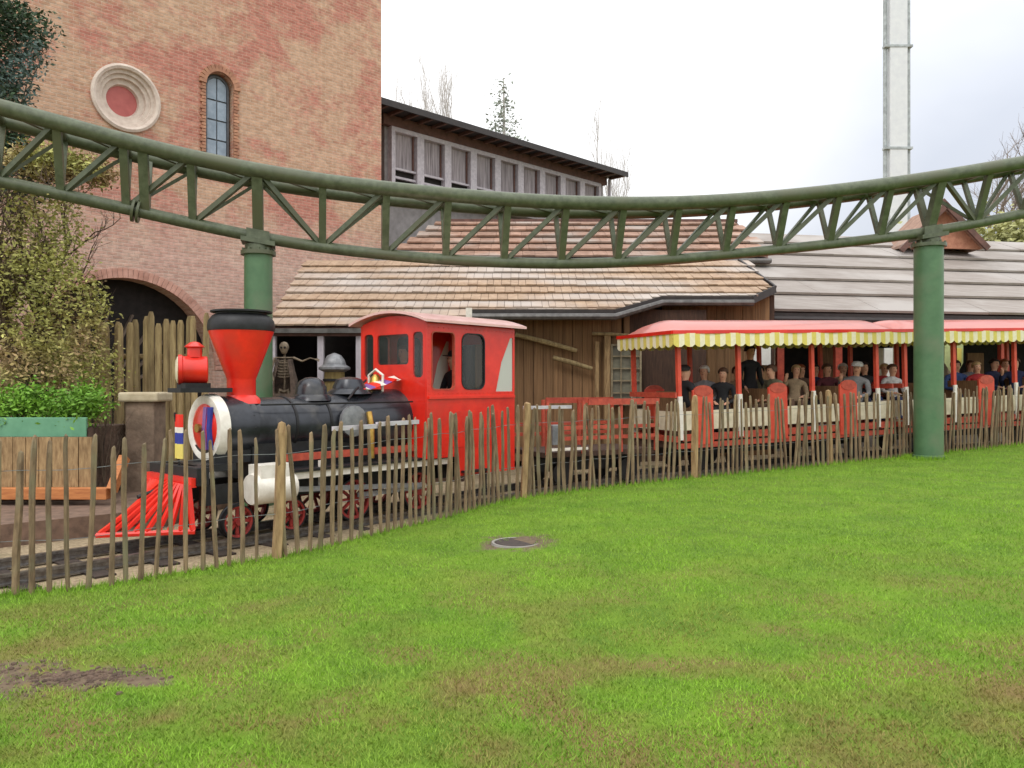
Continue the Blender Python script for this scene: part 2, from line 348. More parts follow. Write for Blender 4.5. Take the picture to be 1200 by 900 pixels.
# grass: single blades in one mesh
def grass(n, ymin, ymax, h, w, name):
    rs = np.random.rand
    y = ymin+(ymax-ymin)*rs(n)**1.25; half = y*.66+.4
    x = (rs(n)*2-1)*half
    fy = np.interp(x, FX, FYY); keep = y < fy+.1
    # soil patches and thin patches
    nzv = .6*np.sin(x*7.7+np.sin(y*9.1)*1.6)*np.cos(y*8.3+np.sin(x*6.1)*1.5)+.6*np.sin(x*3.1+np.sin(y*4.3)*1.4)*np.cos(y*3.7+np.sin(x*2.3)*1.2)
    for (cx, cy, rx, ry) in DIRT:
        dd = np.hypot((x-cx)/rx, (y-cy)/ry); keep &= (dd+.45*nzv) > (.45+.75*rs(n))
    keep &= rs(n) > (nzv*.4*np.clip((9-y)/4, .15, 1)+.08)
    x, y = x[keep], y[keep]; k = len(x); nzv = nzv[keep]
    lz = np.array([lawn_z(a, b) for a, b in zip(x, y)]) if k < 20 else None
    f = np.interp(x, [-40, -5, -2, 0, 3, 6, 8, 10.5, 16, 60], [-.05, -.03, .03, .13, .21, .29, .34, .41, .55, .9])
    ss = lambda a, b: (lambda t: t*t*(3-2*t))(np.clip((y-a)/(b-a), 0, 1))
    z = f*ss(2, 9.5)+(.015*np.sin(x*1.3+y*.7)+.012*np.sin(x*.6-y*1.9+1))*ss(3, 5)*(1-ss(8, 10))-.006
    near = np.clip((fy[keep]-y)/.3, 0, 1)
    hh = h*(.5+.9*rs(k))*(1+.25*nzv)*(1+.7*(1-near)); ww = w*(.7+.6*rs(k)); a = rs(k)*2*PI; tl = hh*(.3+1.0*rs(k)); ta = rs(k)*2*PI
    P = np.zeros((k, 3, 3)); cx, sx = np.cos(a)*ww, np.sin(a)*ww
    P[:, 0] = np.stack([x-cx, y-sx, z], 1); P[:, 1] = np.stack([x+cx, y+sx, z], 1)
    P[:, 2] = np.stack([x+np.cos(ta)*tl, y+np.sin(ta)*tl, z+hh], 1)
    me = bpy.data.meshes.new(name); me.vertices.add(k*3); me.vertices.foreach_set('co', P.ravel())
    me.loops.add(k*3); me.loops.foreach_set('vertex_index', np.arange(k*3, dtype=np.int32))
    me.polygons.add(k); me.polygons.foreach_set('loop_start', np.arange(0, k*3, 3, dtype=np.int32)); me.polygons.foreach_set('loop_total', np.full(k, 3, dtype=np.int32))
    me.update(); me.validate(); me.materials.append(m_blade)
    o = bpy.data.objects.new(name, me); COL.objects.link(o); return o
m_blade = mat('grass blades', (132, 172, 48), (108, 148, 40), ns=1.4, rough=.65, bump=0, island=.24, c3=(132, 124, 66), ns3=1.6, near_brown=True, lo3=.46, hi3=.64, spec=.3)
g = grass(800000, 2.6, 17.5, .024, .0032, 'grass'); tag(g, 'short bright green mown grass covering the sloping lawn', 'grass'); g['kind'] = 'stuff'

def tufts():
    rq = np.random.default_rng(5); pts = []
    for x in np.arange(-7, 14, .012): pts.append((x+rq.normal()*.03, fence_y(x)+rq.normal()*.05))
    cxx, cyy = 7.3, 14.4
    for k in range(500):
        a = rq.random()*2*PI; r = .25+abs(rq.normal())*.06; pts.append((cxx+r*math.cos(a), cyy+r*math.sin(a)))
    vs = []
    for (x, y) in pts:
        for j in range(4):
            bx, by = x+rq.normal()*.02, y+rq.normal()*.02; z = lawn_z(bx, by)-.01 if by < fence_y(bx)+.1 else lawn_z(bx, by)-.03
            h = (.04+.07*rq.random()); a = rq.random()*6.28; w = .004; l = h*.5*rq.random(); b = rq.random()*6.28
            vs += [(bx-w*math.cos(a), by-w*math.sin(a), z), (bx+w*math.cos(a), by+w*math.sin(a), z), (bx+l*math.cos(b), by+l*math.sin(b), z+h)]
    o = MB().add(vs, [(i, i+1, i+2) for i in range(0, len(vs), 3)]).build('grass_tufts', m_blade)
    tag(o, 'longer uncut grass along the foot of the stake fence and round the right column', 'grass'); o['kind'] = 'stuff'
tufts()

# drain in the lawn
dz = lawn_z(.04, 7.95)
t = thing('drain_cover', 'dark round drain cover sunk in bare soil in the middle of the lawn', 'drain cover', (.04, 7.95, dz))
MB().lathe([(.0, .004), (.18, .004), (.2, .01), (.212, .0), (.212, -.05)], seg=28).build('lid', mat('dark cast iron', (70, 58, 52), (48, 42, 40), ns=20, rough=.8, bump=.5), t, world=False)
mb = MB(); mb.lathe([(.215, -.05), (.215, .006), (.24, .008), (.25, -.03)], seg=28); mb.build('rim', m_concrete, t, world=False)

mb = MB(); rq = random.Random(3)
for k in range(420):
    cx_, cy_, rx_, ry_ = rq.choice(DIRT[:2]); x = cx_+rq.gauss(0, rx_*.45); y = cy_+rq.gauss(0, ry_*.45); r_ = rq.uniform(.006, .022); zc = lawn_z(x, y)
    M = Matrix.Translation((x, y, zc)) @ Matrix.Rotation(rq.uniform(0, 6), 4, 'Z')
    mb.lathe([(0, -.4*r_), (r_*rq.uniform(.8, 1.2), 0), (r_*rq.uniform(.5, .8), r_*.5), (0, r_*rq.uniform(.6, .9))], M, 5, smooth=False)
o = tag(mb.build('soil_clods', m_soil), 'loose crumbs of dark earth on the bare patch at lower left of the lawn', 'soil'); o['kind'] = 'stuff'

# ------------------------------------------------------------------ railway track
# centre line of the little railway
TH = R(49); U = Vector((math.cos(TH), math.sin(TH), 0)); NN = Vector((-math.sin(TH), math.cos(TH), 0))
O0 = Vector((-.883, 12.246, -.08))
path = [O0+U*s for s in (-12, -9, -6, -4.5, -3, -1.5, 0)]+[Vector((-.2, 12.97, -.05)), Vector((.65, 13.65, 0)), Vector((1.63, 14.19, .06)), Vector((3.6, 15.01, .12)), Vector((7.41, 16.6, .24)), Vector((10.5, 17.7, .33)), Vector((13.6, 18.6, .42)), Vector((18, 19.6, .5)), Vector((26, 21, .6))]
P = catmull(path, 14)
def offset(pts, o):
    out = []
    for i, p in enumerate(pts):
        t = (pts[min(i+1, len(pts)-1)]-pts[max(i-1, 0)]); n = Vector((-t.y, t.x, 0)).normalized(); out.append(p+n*o)
    return out
track = thing('railway_track', 'narrow railway track curving past the wooden fence, two rails on dark sleepers', 'railway track', (O0.x, O0.y, -.2))
for o in (-.375, .375):
    mb = MB(); q = offset(P, o)
    prof = [(-.045, -.1), (.045, -.1), (.045, -.085), (.012, -.075), (.012, -.035), (.03, -.028), (.03, 0), (-.03, 0), (-.03, -.028), (-.012, -.035), (-.012, -.075), (-.045, -.085)]
    vs = []; m = len(prof)
    for i, p in enumerate(q):
        t = (q[min(i+1, len(q)-1)]-q[max(i-1, 0)]); nn = Vector((-t.y, t.x, 0)).normalized()
        vs += [p+nn*a+Vector((0, 0, b)) for a, b in prof]
    mb.add(vs, [(i*m+k, i*m+(k+1) % m, (i+1)*m+(k+1) % m, (i+1)*m+k) for i in range(len(q)-1) for k in range(m)], 0)
    mb.build('rail', m_steel, track)
slm = MB().box((0, 0, 0), (.2, 1.35, .09)).mesh('sleeper', m_sleeper)
acc = 0
for i in range(1, len(P)):
    acc += (P[i]-P[i-1]).length
    if acc > .6:
        acc = 0; t = P[i]-P[i-1]
        inst('sleeper', slm, track, P[i]-Vector(track.location)-Vector((0, 0, .145)), (0, 0, math.atan2(t.y, t.x)+random.uniform(-.03, .03)))
# ballast bed
mb = MB(); a = offset(P, -.95); b = offset(P, 1.05); c = offset(P, -1.3); e = offset(P, 1.5); vs = []
for i in range(len(P)): vs += [c[i]-Vector((0, 0, .2)), a[i]-Vector((0, 0, .125)), b[i]-Vector((0, 0, .125)), e[i]-Vector((0, 0, .2))]
mb.add(vs, [(i*4+k, (i+1)*4+k, (i+1)*4+k+1, i*4+k+1) for i in range(len(P)-1) for k in range(3)], 0, True)
o = mb.build('ballast', mat('dark oily ballast', (84, 74, 66), (50, 44, 40), ns=30, rough=.95, bump=.9, bd=.04)); o['kind'] = 'structure'

# ------------------------------------------------------------------ front picket fence
fence = thing('picket_fence', 'long low fence of split chestnut stakes between the lawn and the railway', 'fence', (0, fence_y(0), lawn_z(0, fence_y(0))))
FL = Vector(fence.location)
def stake(seed, w, h, taper=1.0):
    rr = random.Random(seed); mb = MB(); vs = []; lv = [-.12, .0, .3*h, .62*h, .9*h, h*.97]
    for i, z in enumerate(lv):
        q = w*(1-.12*i/5)*(1+rr.uniform(-.12, .12)); dx = rr.uniform(-.008, .008); dy = rr.uniform(-.006, .006)
        if i == 5: q *= .8
        vs += [(dx-q*.5, dy-q*.3, z), (dx+q*.1, dy-q*.5, z), (dx+q*.5, dy-q*.12, z), (dx+q*.25, dy+q*.45, z), (dx-q*.35, dy+q*.35, z)]
    vs.append((w*.1, 0, h*.985)); fs = [(i*5+k, i*5+(k+1) % 5, (i+1)*5+(k+1) % 5, (i+1)*5+k) for i in range(5) for k in range(5)]
    fs += [(25+k, 25+(k+1) % 5, 30) for k in range(5)]
    return mb.add(vs, fs, 0)
stakes = [stake(i, .047, 1.26).mesh('picket', m_picket) for i in range(8)]
posts_m = [stake(50+i, .095, 1.3).mesh('post', m_post) for i in range(3)]
fc = catmull([(x, y, lawn_z(x, y)) for x, y in [(X, fence_y(X)) for X in [-9, -6.5]+[p[0] for p in fpts[3:17]]+[17, 20]]], 20)
acc = 0; nx = .1; top = []; mid = []
postpx = [325, 612, 815, 975]
postX = []
for p in postpx:
    best = min(fc, key=lambda v: abs(600+F*v.x/v.y-p)); postX.append(best)
allv = []
for i in range(1, len(fc)):
    sg = (fc[i]-fc[i-1]); L = sg.length; s0 = 0
    while acc+(L-s0) >= nx:
        s0 += nx-acc; acc = 0; p = fc[i-1]+sg*(s0/L); p.z = lawn_z(p.x, p.y)
        allv.append((p, math.atan2(sg.y, sg.x))); nx = (.134 if p.x < -1.5 else .112)*random.uniform(.8, 1.2)
    acc += L-s0
for p, ang in allv:
    if any((Vector((q.x, q.y))-Vector((p.x, p.y))).length < .07 for q in postX): continue
    o = inst('picket', random.choice(stakes), fence, p-FL+Vector((0, 0, random.uniform(-.02, .0))), (random.gauss(0, .03), random.gauss(0, .035), ang+random.uniform(-.6, .6)), (random.uniform(.8, 1.25), random.uniform(.8, 1.2), random.uniform(.93, 1.03)))
for q in postX:
    p = Vector((q.x, q.y+.05, lawn_z(q.x, q.y))); inst('post', random.choice(posts_m), fence, p-FL, (random.gauss(0, .02), random.gauss(0, .02), random.uniform(0, 6)), (1.15, 1.15, 1.0))
for h in (.42, .98):
    MB().tube([Vector((p.x, p.y+.02, lawn_z(p.x, p.y)+h+.008*math.sin(i*.9))) for i, (p, _) in enumerate(allv)], .0035, 4).build('wire', m_grey, fence)
def fence_rail(px0, px1, h):
    a = min(fc, key=lambda v: abs(600+F*v.x/v.y-px0)); b = min(fc, key=lambda v: abs(600+F*v.x/v.y-px1))
    MB().bar((a.x, a.y+.045, lawn_z(a.x, a.y)+h), (b.x, b.y+.045, lawn_z(b.x, b.y)+h-.02), .035, .045).build('top_rail', m_frame, fence)
fence_rail(388, 440, 1.17); fence_rail(440, 490, 1.17); fence_rail(612, 668, 1.2)

# ------------------------------------------------------------------ coaster track
SPX = [-165, -80, 0, 65, 145, 228, 300, 378, 452, 522, 590, 657, 722, 788, 848, 910, 972, 1030, 1090, 1143, 1200, 1255, 1310]
SPY = [176, 195, 212, 227, 243, 262, 281, 291, 299, 305, 308.5, 310, 309, 305, 299, 293, 286, 280, 273, 263, 250, 238, 226]
sp = []
for p, y in zip(SPX, SPY):
    dY = interp(p, [-165, 0, 150, 300, 450, 650, 850, 1090, 1200, 1310], [10.75, 11.3, 11.9, 12.4, 12.85, 13.4, 13.95, 14.4, 14.6, 14.75]); sp.append(at(p, y, dY))
# light smoothing keeps the measured curve even
for _ in range(2):
    sp = [sp[0]]+[(sp[i-1]+sp[i]*2+sp[i+1])/4 for i in range(1, len(sp)-1)]+[sp[-1]]
NPX = [-200, -80, 0, 65, 150, 230, 300, 380, 450, 520, 590, 660, 720, 790, 850, 920, 985, 1045, 1095, 1200, 1260, 1330]
NPY = [82, 104, 121, 140, 168, 188, 204, 214, 221, 229, 235, 239.5, 241, 240, 237, 231, 224, 216, 209, 190, 179, 167]
GH = .37
def inward(pts, i):
    t = pts[min(i+1, len(pts)-1)]-pts[max(i-1, 0)]; n = Vector((t.y, -t.x, 0)).normalized(); return n
nodes = []
for i, p in enumerate(sp):
    n = inward(sp, i); nr = p+n*GH
    px = 600+F*nr.x/nr.y; H = (450-interp(px, NPX, NPY))*nr.y/F
    nodes.append([p, n, H])
Hs = [q[2] for q in nodes]
for _ in range(4): Hs = [Hs[0]]+[(Hs[i-1]+Hs[i]*2+Hs[i+1])/4 for i in range(1, len(Hs)-1)]+[Hs[-1]]
near = [q[0]+q[1]*GH for q in nodes]; far = [q[0]-q[1]*GH for q in nodes]
for i in range(len(nodes)): near[i].z = far[i].z = CZ+Hs[i]
ct = thing('coaster_track', 'green triangular truss roller coaster track curving overhead across the whole view', 'roller coaster track', (sp[10].x, sp[10].y, 0))
MB().tube(catmull(near, 8), .115, 14).build('running_rail', m_rail, ct)
MB().tube(catmull(far, 8), .105, 14).build('running_rail', m_rail, ct)
MB().tube(catmull(sp, 8), .088, 14).build('spine_tube', m_rail, ct)
LC, RC = 6, 18       # list indices of the two supported nodes
for i in range(len(sp)):
    w = .12 if i not in (LC, RC) else .17
    for top in (near, far):
        d = (sp[i]-top[i]).normalized()
        k_ = 1 if top is near else .7; MB().bar(top[i]+d*.08, sp[i]-d*.05, w*.8*k_, w*.9*k_, up=(sp[min(i+1, len(sp)-1)]-sp[i])).build('upright', m_rail, ct)
        if i < len(sp)-1:
            a, b = (top[i], sp[i+1]) if i in (LC, RC) else (sp[i], top[i+1])
            d = (b-a).normalized()
            MB().bar(a+d*.1, b-d*.1, .072*k_, .072*k_).build('diagonal_brace', m_rail, ct)
    MB().tube([near[i]+Vector((0, 0, -.02)), far[i]+Vector((0, 0, -.02))], .055, 10).build('cross_tie', m_rail, ct)
    if i < len(sp)-1: MB().bar(near[i], far[i+1], .06, .06).build('lacing_brace', m_rail, ct)
# bolted joint left of the left column
i = 4; tdir = (sp[5]-sp[4]).normalized()
for top in (near, far):
    a = top[i]+tdir*.26; b = sp[i]+tdir*.26
    MB().bar(a, b, .12, .13, up=tdir).build('joint_post', m_rail, ct)
mb = MB()
for k in (0, 1):
    q = sp[i]+tdir*(.08+.07*k); M = tdir.to_track_quat('Z', 'Y').to_matrix().to_4x4(); M.translation = q
    mb.lathe([(0, 0), (.17, 0), (.17, .035), (0, .035)], M, 16)
mb.build('joint_flange', m_rail, ct)

def column(i, zb, lab, rad):
    p = sp[i]; t = thing('support_column', lab, 'column', (p.x, p.y, zb), group='green columns carrying the coaster track')
    top = p.z-.14-zb
    MB().lathe([(.0, -.3), (rad, -.3), (rad, top-.14)], seg=28).build('shaft', m_col, t, world=False)
    mb = MB(); mb.lathe([(0, top-.14), (rad+.05, top-.14), (rad+.05, top-.08), (0, top-.08)], seg=28); mb.build('flange', m_rail, t, world=False)
    mb = MB(); mb.lathe([(0, top-.08), (.2, top-.08), (.2, top+.02), (0, top+.02)], seg=20)
    tt = (sp[i+1]-sp[i-1]).normalized(); nn = inward(sp, i)
    M = Matrix((tt, nn, Vector((0, 0, 1)))).transposed(); mb.box((0, 0, top+.05), (.5, .42, .07), M)
    for s in (-1, 1): mb.box(tuple(nn*(.13*s)+Vector((0, 0, top+.13))), (.34, .03, .2), M)
    mb.build('head_plate', m_rail, t, world=False)
    bolt = MB().lathe([(0, 0), (.022, 0), (.022, .035), (0, .035)], seg=6).mesh('bolt', m_rail)
    for k in range(10):
        a = 2*PI*k/10; inst('bolt', bolt, t, ((rad+.02)*math.cos(a), (rad+.02)*math.sin(a), top-.08))
    mb = MB(); mb.lathe([(rad, -.05), (rad+.02, -.05), (rad+.02, .06), (rad, .07)], seg=28); mb.build('base_collar', m_col, t, world=False)
    for a in (PI*.8, PI*1.2): pass
    return t
column(LC, -.15, 'green steel column rising behind the locomotive chimney', .21)
column(RC, lawn_z(sp[RC].x, sp[RC].y), 'green steel column standing on the lawn in front of the fence', .242)

# ------------------------------------------------------------------ brick tower
def brick_mat():
    m = bpy.data.materials.new('patchy brickwork'); m.use_nodes = True; nt = m.node_tree; b = nt.nodes['Principled BSDF']; b.inputs['Roughness'].default_value = .9
    t = N(nt, 'ShaderNodeTexCoord'); s = N(nt, 'ShaderNodeSeparateXYZ'); nt.links.new(t.outputs['Object'], s.inputs[0])
    ad = N(nt, 'ShaderNodeMath', operation='ADD'); nt.links.new(s.outputs['X'], ad.inputs[0]); nt.links.new(s.outputs['Y'], ad.inputs[1])
    c = N(nt, 'ShaderNodeCombineXYZ'); nt.links.new(ad.outputs[0], c.inputs['X']); nt.links.new(s.outputs['Z'], c.inputs['Y'])
    nw = N(nt, 'ShaderNodeTexNoise'); nw.inputs['Scale'].default_value = 3; nt.links.new(c.outputs[0], nw.inputs['Vector'])
    wv = N(nt, 'ShaderNodeVectorMath', operation='SCALE'); wv.inputs['Scale'].default_value = .035; nt.links.new(nw.outputs['Color'], wv.inputs[0])
    av = N(nt, 'ShaderNodeVectorMath', operation='ADD'); nt.links.new(c.outputs[0], av.inputs[0]); nt.links.new(wv.outputs[0], av.inputs[1])
    def bt(c1, c2, mo):
        q = N(nt, 'ShaderNodeTexBrick'); nt.links.new(av.outputs[0], q.inputs['Vector']); q.inputs['Scale'].default_value = 1
        q.inputs['Brick Width'].default_value = .235; q.inputs['Row Height'].default_value = .078; q.inputs['Mortar Size'].default_value = .011; q.inputs['Mortar Smooth'].default_value = .3
        q.inputs['Color1'].default_value = (*lin(c1), 1); q.inputs['Color2'].default_value = (*lin(c2), 1); q.inputs['Mortar'].default_value = (*lin(mo), 1); return q
    A = bt((190, 128, 112), (170, 108, 92), (190, 146, 130)); B = bt((200, 164, 138), (182, 144, 118), (198, 172, 150)); C = bt((214, 180, 166), (202, 164, 150), (214, 188, 174))
    n1 = N(nt, 'ShaderNodeTexNoise'); n1.inputs['Scale'].default_value = .42; n1.inputs['Detail'].default_value = 12; n1.inputs['Roughness'].default_value = .74
    mp = N(nt, 'ShaderNodeMapping'); mp.inputs['Location'].default_value = (2.4, 5.1, 0); mp.inputs['Scale'].default_value = (1, 1.25, 1); nt.links.new(c.outputs[0], mp.inputs[0]); nt.links.new(mp.outputs[0], n1.inputs['Vector'])
    r1 = N(nt, 'ShaderNodeMapRange'); r1.inputs['From Min'].default_value = .44; r1.inputs['From Max'].default_value = .535; nt.links.new(n1.outputs['Fac'], r1.inputs['Value'])
    x = N(nt, 'ShaderNodeMix', data_type='RGBA'); nt.links.new(r1.outputs[0], x.inputs[0]); nt.links.new(A.outputs['Color'], x.inputs[6]); nt.links.new(B.outputs['Color'], x.inputs[7])
    # the lowest storey is pinker and paler
    r2 = N(nt, 'ShaderNodeMapRange'); r2.inputs['From Min'].default_value = 6.6; r2.inputs['From Max'].default_value = 5.0; nt.links.new(s.outputs['Z'], r2.inputs['Value'])
    r2b = N(nt, 'ShaderNodeMath', operation='MULTIPLY'); r2b.inputs[1].default_value = .75; nt.links.new(r2.outputs[0], r2b.inputs[0])
    y = N(nt, 'ShaderNodeMix', data_type='RGBA'); nt.links.new(r2b.outputs[0], y.inputs[0]); nt.links.new(x.outputs[2], y.inputs[6]); nt.links.new(C.outputs['Color'], y.inputs[7])
    n2 = N(nt, 'ShaderNodeTexNoise'); n2.inputs['Scale'].default_value = 7; n2.inputs['Detail'].default_value = 6; nt.links.new(c.outputs[0], n2.inputs['Vector'])
    r3 = N(nt, 'ShaderNodeMapRange'); r3.inputs['From Min'].default_value = .3; r3.inputs['From Max'].default_value = .7; r3.inputs['To Min'].default_value = .8; r3.inputs['To Max'].default_value = 1.15; nt.links.new(n2.outputs['Fac'], r3.inputs['Value'])
    h = N(nt, 'ShaderNodeHueSaturation'); nt.links.new(y.outputs[2], h.inputs['Color']); nt.links.new(r3.outputs[0], h.inputs['Value'])
    nt.links.new(h.outputs[0], b.inputs['Base Color'])
    bp = N(nt, 'ShaderNodeBump'); bp.inputs['Strength'].default_value = .8; bp.inputs['Distance'].default_value = .02
    iv = N(nt, 'ShaderNodeMath', operation='SUBTRACT'); nt.links.new(n2.outputs['Fac'], iv.inputs[0]); nt.links.new(A.outputs['Fac'], iv.inputs[1])
    nt.links.new(iv.outputs[0], bp.inputs['Height']); nt.links.new(bp.outputs[0], b.inputs['Normal'])
    return m
m_brick = brick_mat()
TW = thing('brick_tower', 'tall patchy red and tan brick tower with a round window, left of the sheds', 'tower', (-3.87, 24, -.2), (0, 0, R(45)))
fr = lambda a, b, dp: Vector((a, dp, b))
def archpoly(cx, zb, w, zs, n=14):
    r = w/2; return [(cx-r, zb)]+[(cx+r, zb)]+[(cx+r*math.cos(PI*k/n), zs+r*math.sin(PI*k/n)) for k in range(n+1)]
gx_, gz_, gr_ = -7.2, 2.2, 2.13
outer = [(-15, 0), (gx_-gr_, 0)]+[(gx_+gr_*math.cos(PI-PI*k/24), gz_+gr_*math.sin(PI-PI*k/24)) for k in range(25)]+[(gx_+gr_, 0), (0, 0), (0, 15), (-15, 15)]
rw = (-7.24, 8.5); aw = (-4.98, 7.5, .72, 9.35)
holes = [circ(rw[0], rw[1], .76, 36), archpoly(*aw)[::1]]
MB().plate(outer, holes, .55, fr).build('wall', m_brick, TW, world=False)
mb = MB(); mb.box((-7.5, 5.5, 7.5), (14.98, 9.8, 14.98)); mb.build('tower_core', m_brick, TW, world=False)
# round window
mb = MB(); Mx = Matrix.Translation((rw[0], 0, rw[1])) @ Matrix.Rotation(R(90), 4, 'X') @ Matrix.Scale(.93, 4)
mb.lathe([(.83, -.1), (.84, .06), (.78, .09), (.72, .06), (.71, -.02), (.63, -.03), (.62, -.1), (.53, -.11), (.52, -.2), (.40, -.22), (.37, -.34)], Mx, 40)
f = mb.build('round_window', m_mouldstone, TW, world=False)
MB().lathe([(0, -.31), (.38, -.31), (.38, -.33)], Mx, 32).build('disc', m_disc, f, world=False)
# narrow window
f = MB().plate(archpoly(aw[0], aw[1], .62, aw[3]), [archpoly(aw[0], aw[1]+.05, .52, aw[3])], .06, lambda a, b, dp: Vector((a, .12+dp, b))).build('arched_window', m_lead, TW, world=False)
for sx in (-1, 1):
    for k in range(4):
        z0 = aw[1]+.06+k*.5; x0 = aw[0]+(-.25 if sx < 0 else .015)
        if k < 3: pl = [(x0, z0), (x0+.235, z0), (x0+.235, z0+.46), (x0, z0+.46)]
        else: pl = [(x0, z0), (x0+.235, z0), (x0+.235, z0+(.42 if sx < 0 else .5)), (x0+.12, z0+.56), (x0, z0+(.5 if sx < 0 else .42))] if False else [(x0, z0), (x0+.235, z0), (x0+.235, z0+(.58 if sx < 0 else .42)), (x0, z0+(.42 if sx < 0 else .58))]
        MB().plate(pl, [], .02, lambda a, b, dp: Vector((a, .15+dp, b))).build('pane', m_pane, f, world=False)
MB().box((aw[0], .19, aw[1]+1.2), (.6, .02, 2.4)).build('backing', m_lead, f, world=False)
m_vous = mat('arch bricks', (186, 140, 112), (150, 104, 84), ns=4, rough=.9, bump=.4, island=.15)
mb = MB()
for k in range(15):
    a = PI*(k+.5)/15; r0 = .45; M = Matrix.Rotation(-(a-PI/2), 3, 'Y'); mb.box((aw[0]+r0*math.cos(a), .0, aw[3]+r0*math.sin(a)), (.085, .16, .17), M)
for s in (-1, 1):
    for k in range(23): mb.box((aw[0]+s*(.42+.02*(k % 2)), .0, aw[3]-.04-.082*k), (.1+.04*(k % 2), .1, .066))
mb.build('brick_surround', m_vous, TW, world=False)
mb = MB()
for k in range(60):
    a = PI*(k+.5)/60; M = Matrix.Rotation(-(a-PI/2), 3, 'Y'); mb.box((gx_+(gr_+.1)*math.cos(a), .035, gz_+(gr_+.1)*math.sin(a)), (.1, .1, .22), M)
mb.build('gate_arch', mat('pale arch bricks', (206, 160, 144), (180, 132, 116), ns=4, rough=.9, bump=.4, island=.1), TW, world=False)
g = MB().box((gx_, .54, 2.2), (4.6, .04, 4.4)).build('gate', m_dark, TW, world=False)
for k in range(9):
    a = R(100-k*11); ax = gx_-.9+k*.12
    l0 = 1.2; c0 = Vector((gx_-1.2+.25*k, .46, 1.9)); dd = Vector((math.cos(a*.9+.1), 0, math.sin(a*.9+.1)))
    L = 1.9-.05*k
    MB().bar(c0, c0+dd*L, .05, .16, up=(0, 1, 0)).build('plank', mat('gate plank', (112, 98, 86), (80, 68, 58), ns=6, sc=(2, 2, .4), rough=.9, bump=.4) if k == 0 else bpy.data.materials['gate plank'], g, world=False)

# ------------------------------------------------------------------ long upper building
UB = thing('upper_hall', 'dark eaved upper building with a long row of grey framed windows', 'building', (-3.97, 26, -.2), (0, 0, R(45)))
z0, z1 = 8.0, 10.2
MB().box((5.6, 5.2, 5.1), (11.2, 10, 10.2)).build('wall', m_greywall, UB, world=False)
mb = MB(); mb.box((5.0, 2.1, 10.56), (13.0, 5.9, .08)); mb.build('roof', m_eave, UB, world=False)
mb = MB(); mb.box((5.0, -.88, 10.5), (13.04, .05, .2)); mb.build('fascia', m_eave, UB, world=False)
mb = MB()
for k in range(22): mb.box((-1.2+k*.6, -.42, 10.47), (.09, .85, .1))
mb.build('rafters', m_eavebr, UB, world=False)
MB().box((5.5, .07, 10.33), (11.4, .2, .33)).build('wall_plate', m_eavebr, UB, world=False)
for k in range(9):
    xc = .72+k*1.19; w = 1.0
    f = MB().plate([(xc-.595, 8.2), (xc+.595, 8.2), (xc+.595, 10.16), (xc-.595, 10.16)], [[(xc-.45, 8.28), (xc+.45, 8.28), (xc+.45, 10.02), (xc-.45, 10.02)]], .22, lambda a, b, dp: Vector((a, -.02+dp, b))).build('window', m_frame, UB, world=False)
    MB().box((xc, .17, 9.45), (.9, .02, 1.14)).build('curtained_pane', m_curtain, f, world=False)
    for j, zq in enumerate((8.84, 8.56)): MB().box((xc, .1, zq), (.9, .1, .07)).build('transom', m_frame, f, world=False)
    MB().box((xc+.38, .13, 9.45), (.05, .05, 1.14)).build('mullion', m_eavebr, f, world=False)
    MB().box((xc, .19, 8.58), (.9, .01, .6)).build('lower_pane', m_dark, f, world=False)
MB().box((5.6, -.08, 8.12), (11.3, .3, .12)).build('sill', m_greywall, UB, world=False)
MB().tube([(11.28, -.1, 10.4), (11.28, -.1, 5)], .06, 8).build('downpipe', m_frame, UB, world=False)

# ------------------------------------------------------------------ roofs of the sheds
def courses(parent, base, up, s_list, smin, smax, xl, xr, widths, m, th=.035, jit=.012, tilt=.03):
    # boards laid in rows across X, climbing along 'up'; smin/smax give the clipped extent at X
    nrm = Vector((1, 0, 0)).cross(up).normalized()
    for k in range(len(s_list)-1):
        a, b = s_list[k], s_list[k+1]; mb = MB(); x = xl(a)
        while x < xr(a):
            w = random.uniform(*widths); xc = x+w/2
            lo = max(a, smin(xc)); hi = min(b+.12, smax(xc))
            if hi-lo > .14 and xc < xr((lo+hi)/2):
                j = random.uniform(0, jit); x0, x1 = x+.004, x+w-.004
                def pt(X, s, t): return base+Vector((X, 0, 0))+up*s+nrm*t
                lo2 = lo-random.uniform(0, jit*2)
                t0 = th*2+j; t1 = .012
                vs = [pt(x0, lo2, t0-th), pt(x1, lo2, t0-th), pt(x1, hi, t1-th*.2), pt(x0, hi, t1-th*.2), pt(x0, lo2, t0), pt(x1, lo2, t0), pt(x1, hi, t1), pt(x0, hi, t1)]
                mb.add(vs, [(0, 3, 2, 1), (4, 5, 6, 7), (0, 1, 5, 4), (1, 2, 6, 5), (2, 3, 7, 6), (3, 0, 4, 7)])
            x += w
        if mb.v: mb.build('shingle_course', m, parent)
PIT = R(25); upA = Vector((0, math.cos(PIT), math.sin(PIT)))
bA = Vector((0, 16.0, 2.77))
AP = [(-4.85, 0), (-.9, 0), (-.9, .889), (2.12, .889), (3.24, 1.753), (5.2, 1.753), (5.85, 2.456), (5.57, 3.95), (5.5, 4.6), (-5.14, 4.6)]
def sminA(x): return interp(x, [-6, -.901, -.9, 2.12, 3.24, 5.2, 5.85, 7], [0, 0, .889, .889, 1.753, 1.753, 2.456, 2.456])
SA = thing('tan_roofed_shed', 'low shed with tan shake roof behind the locomotive', 'shed', (0, 17, -.1))
frA = lambda a, b, dp: bA+Vector((a, 0, 0))+upA*b-Vector((0, 0, .02+dp))
MB().plate(AP, [], .1, frA).build('roof_deck', m_eavebr, SA)
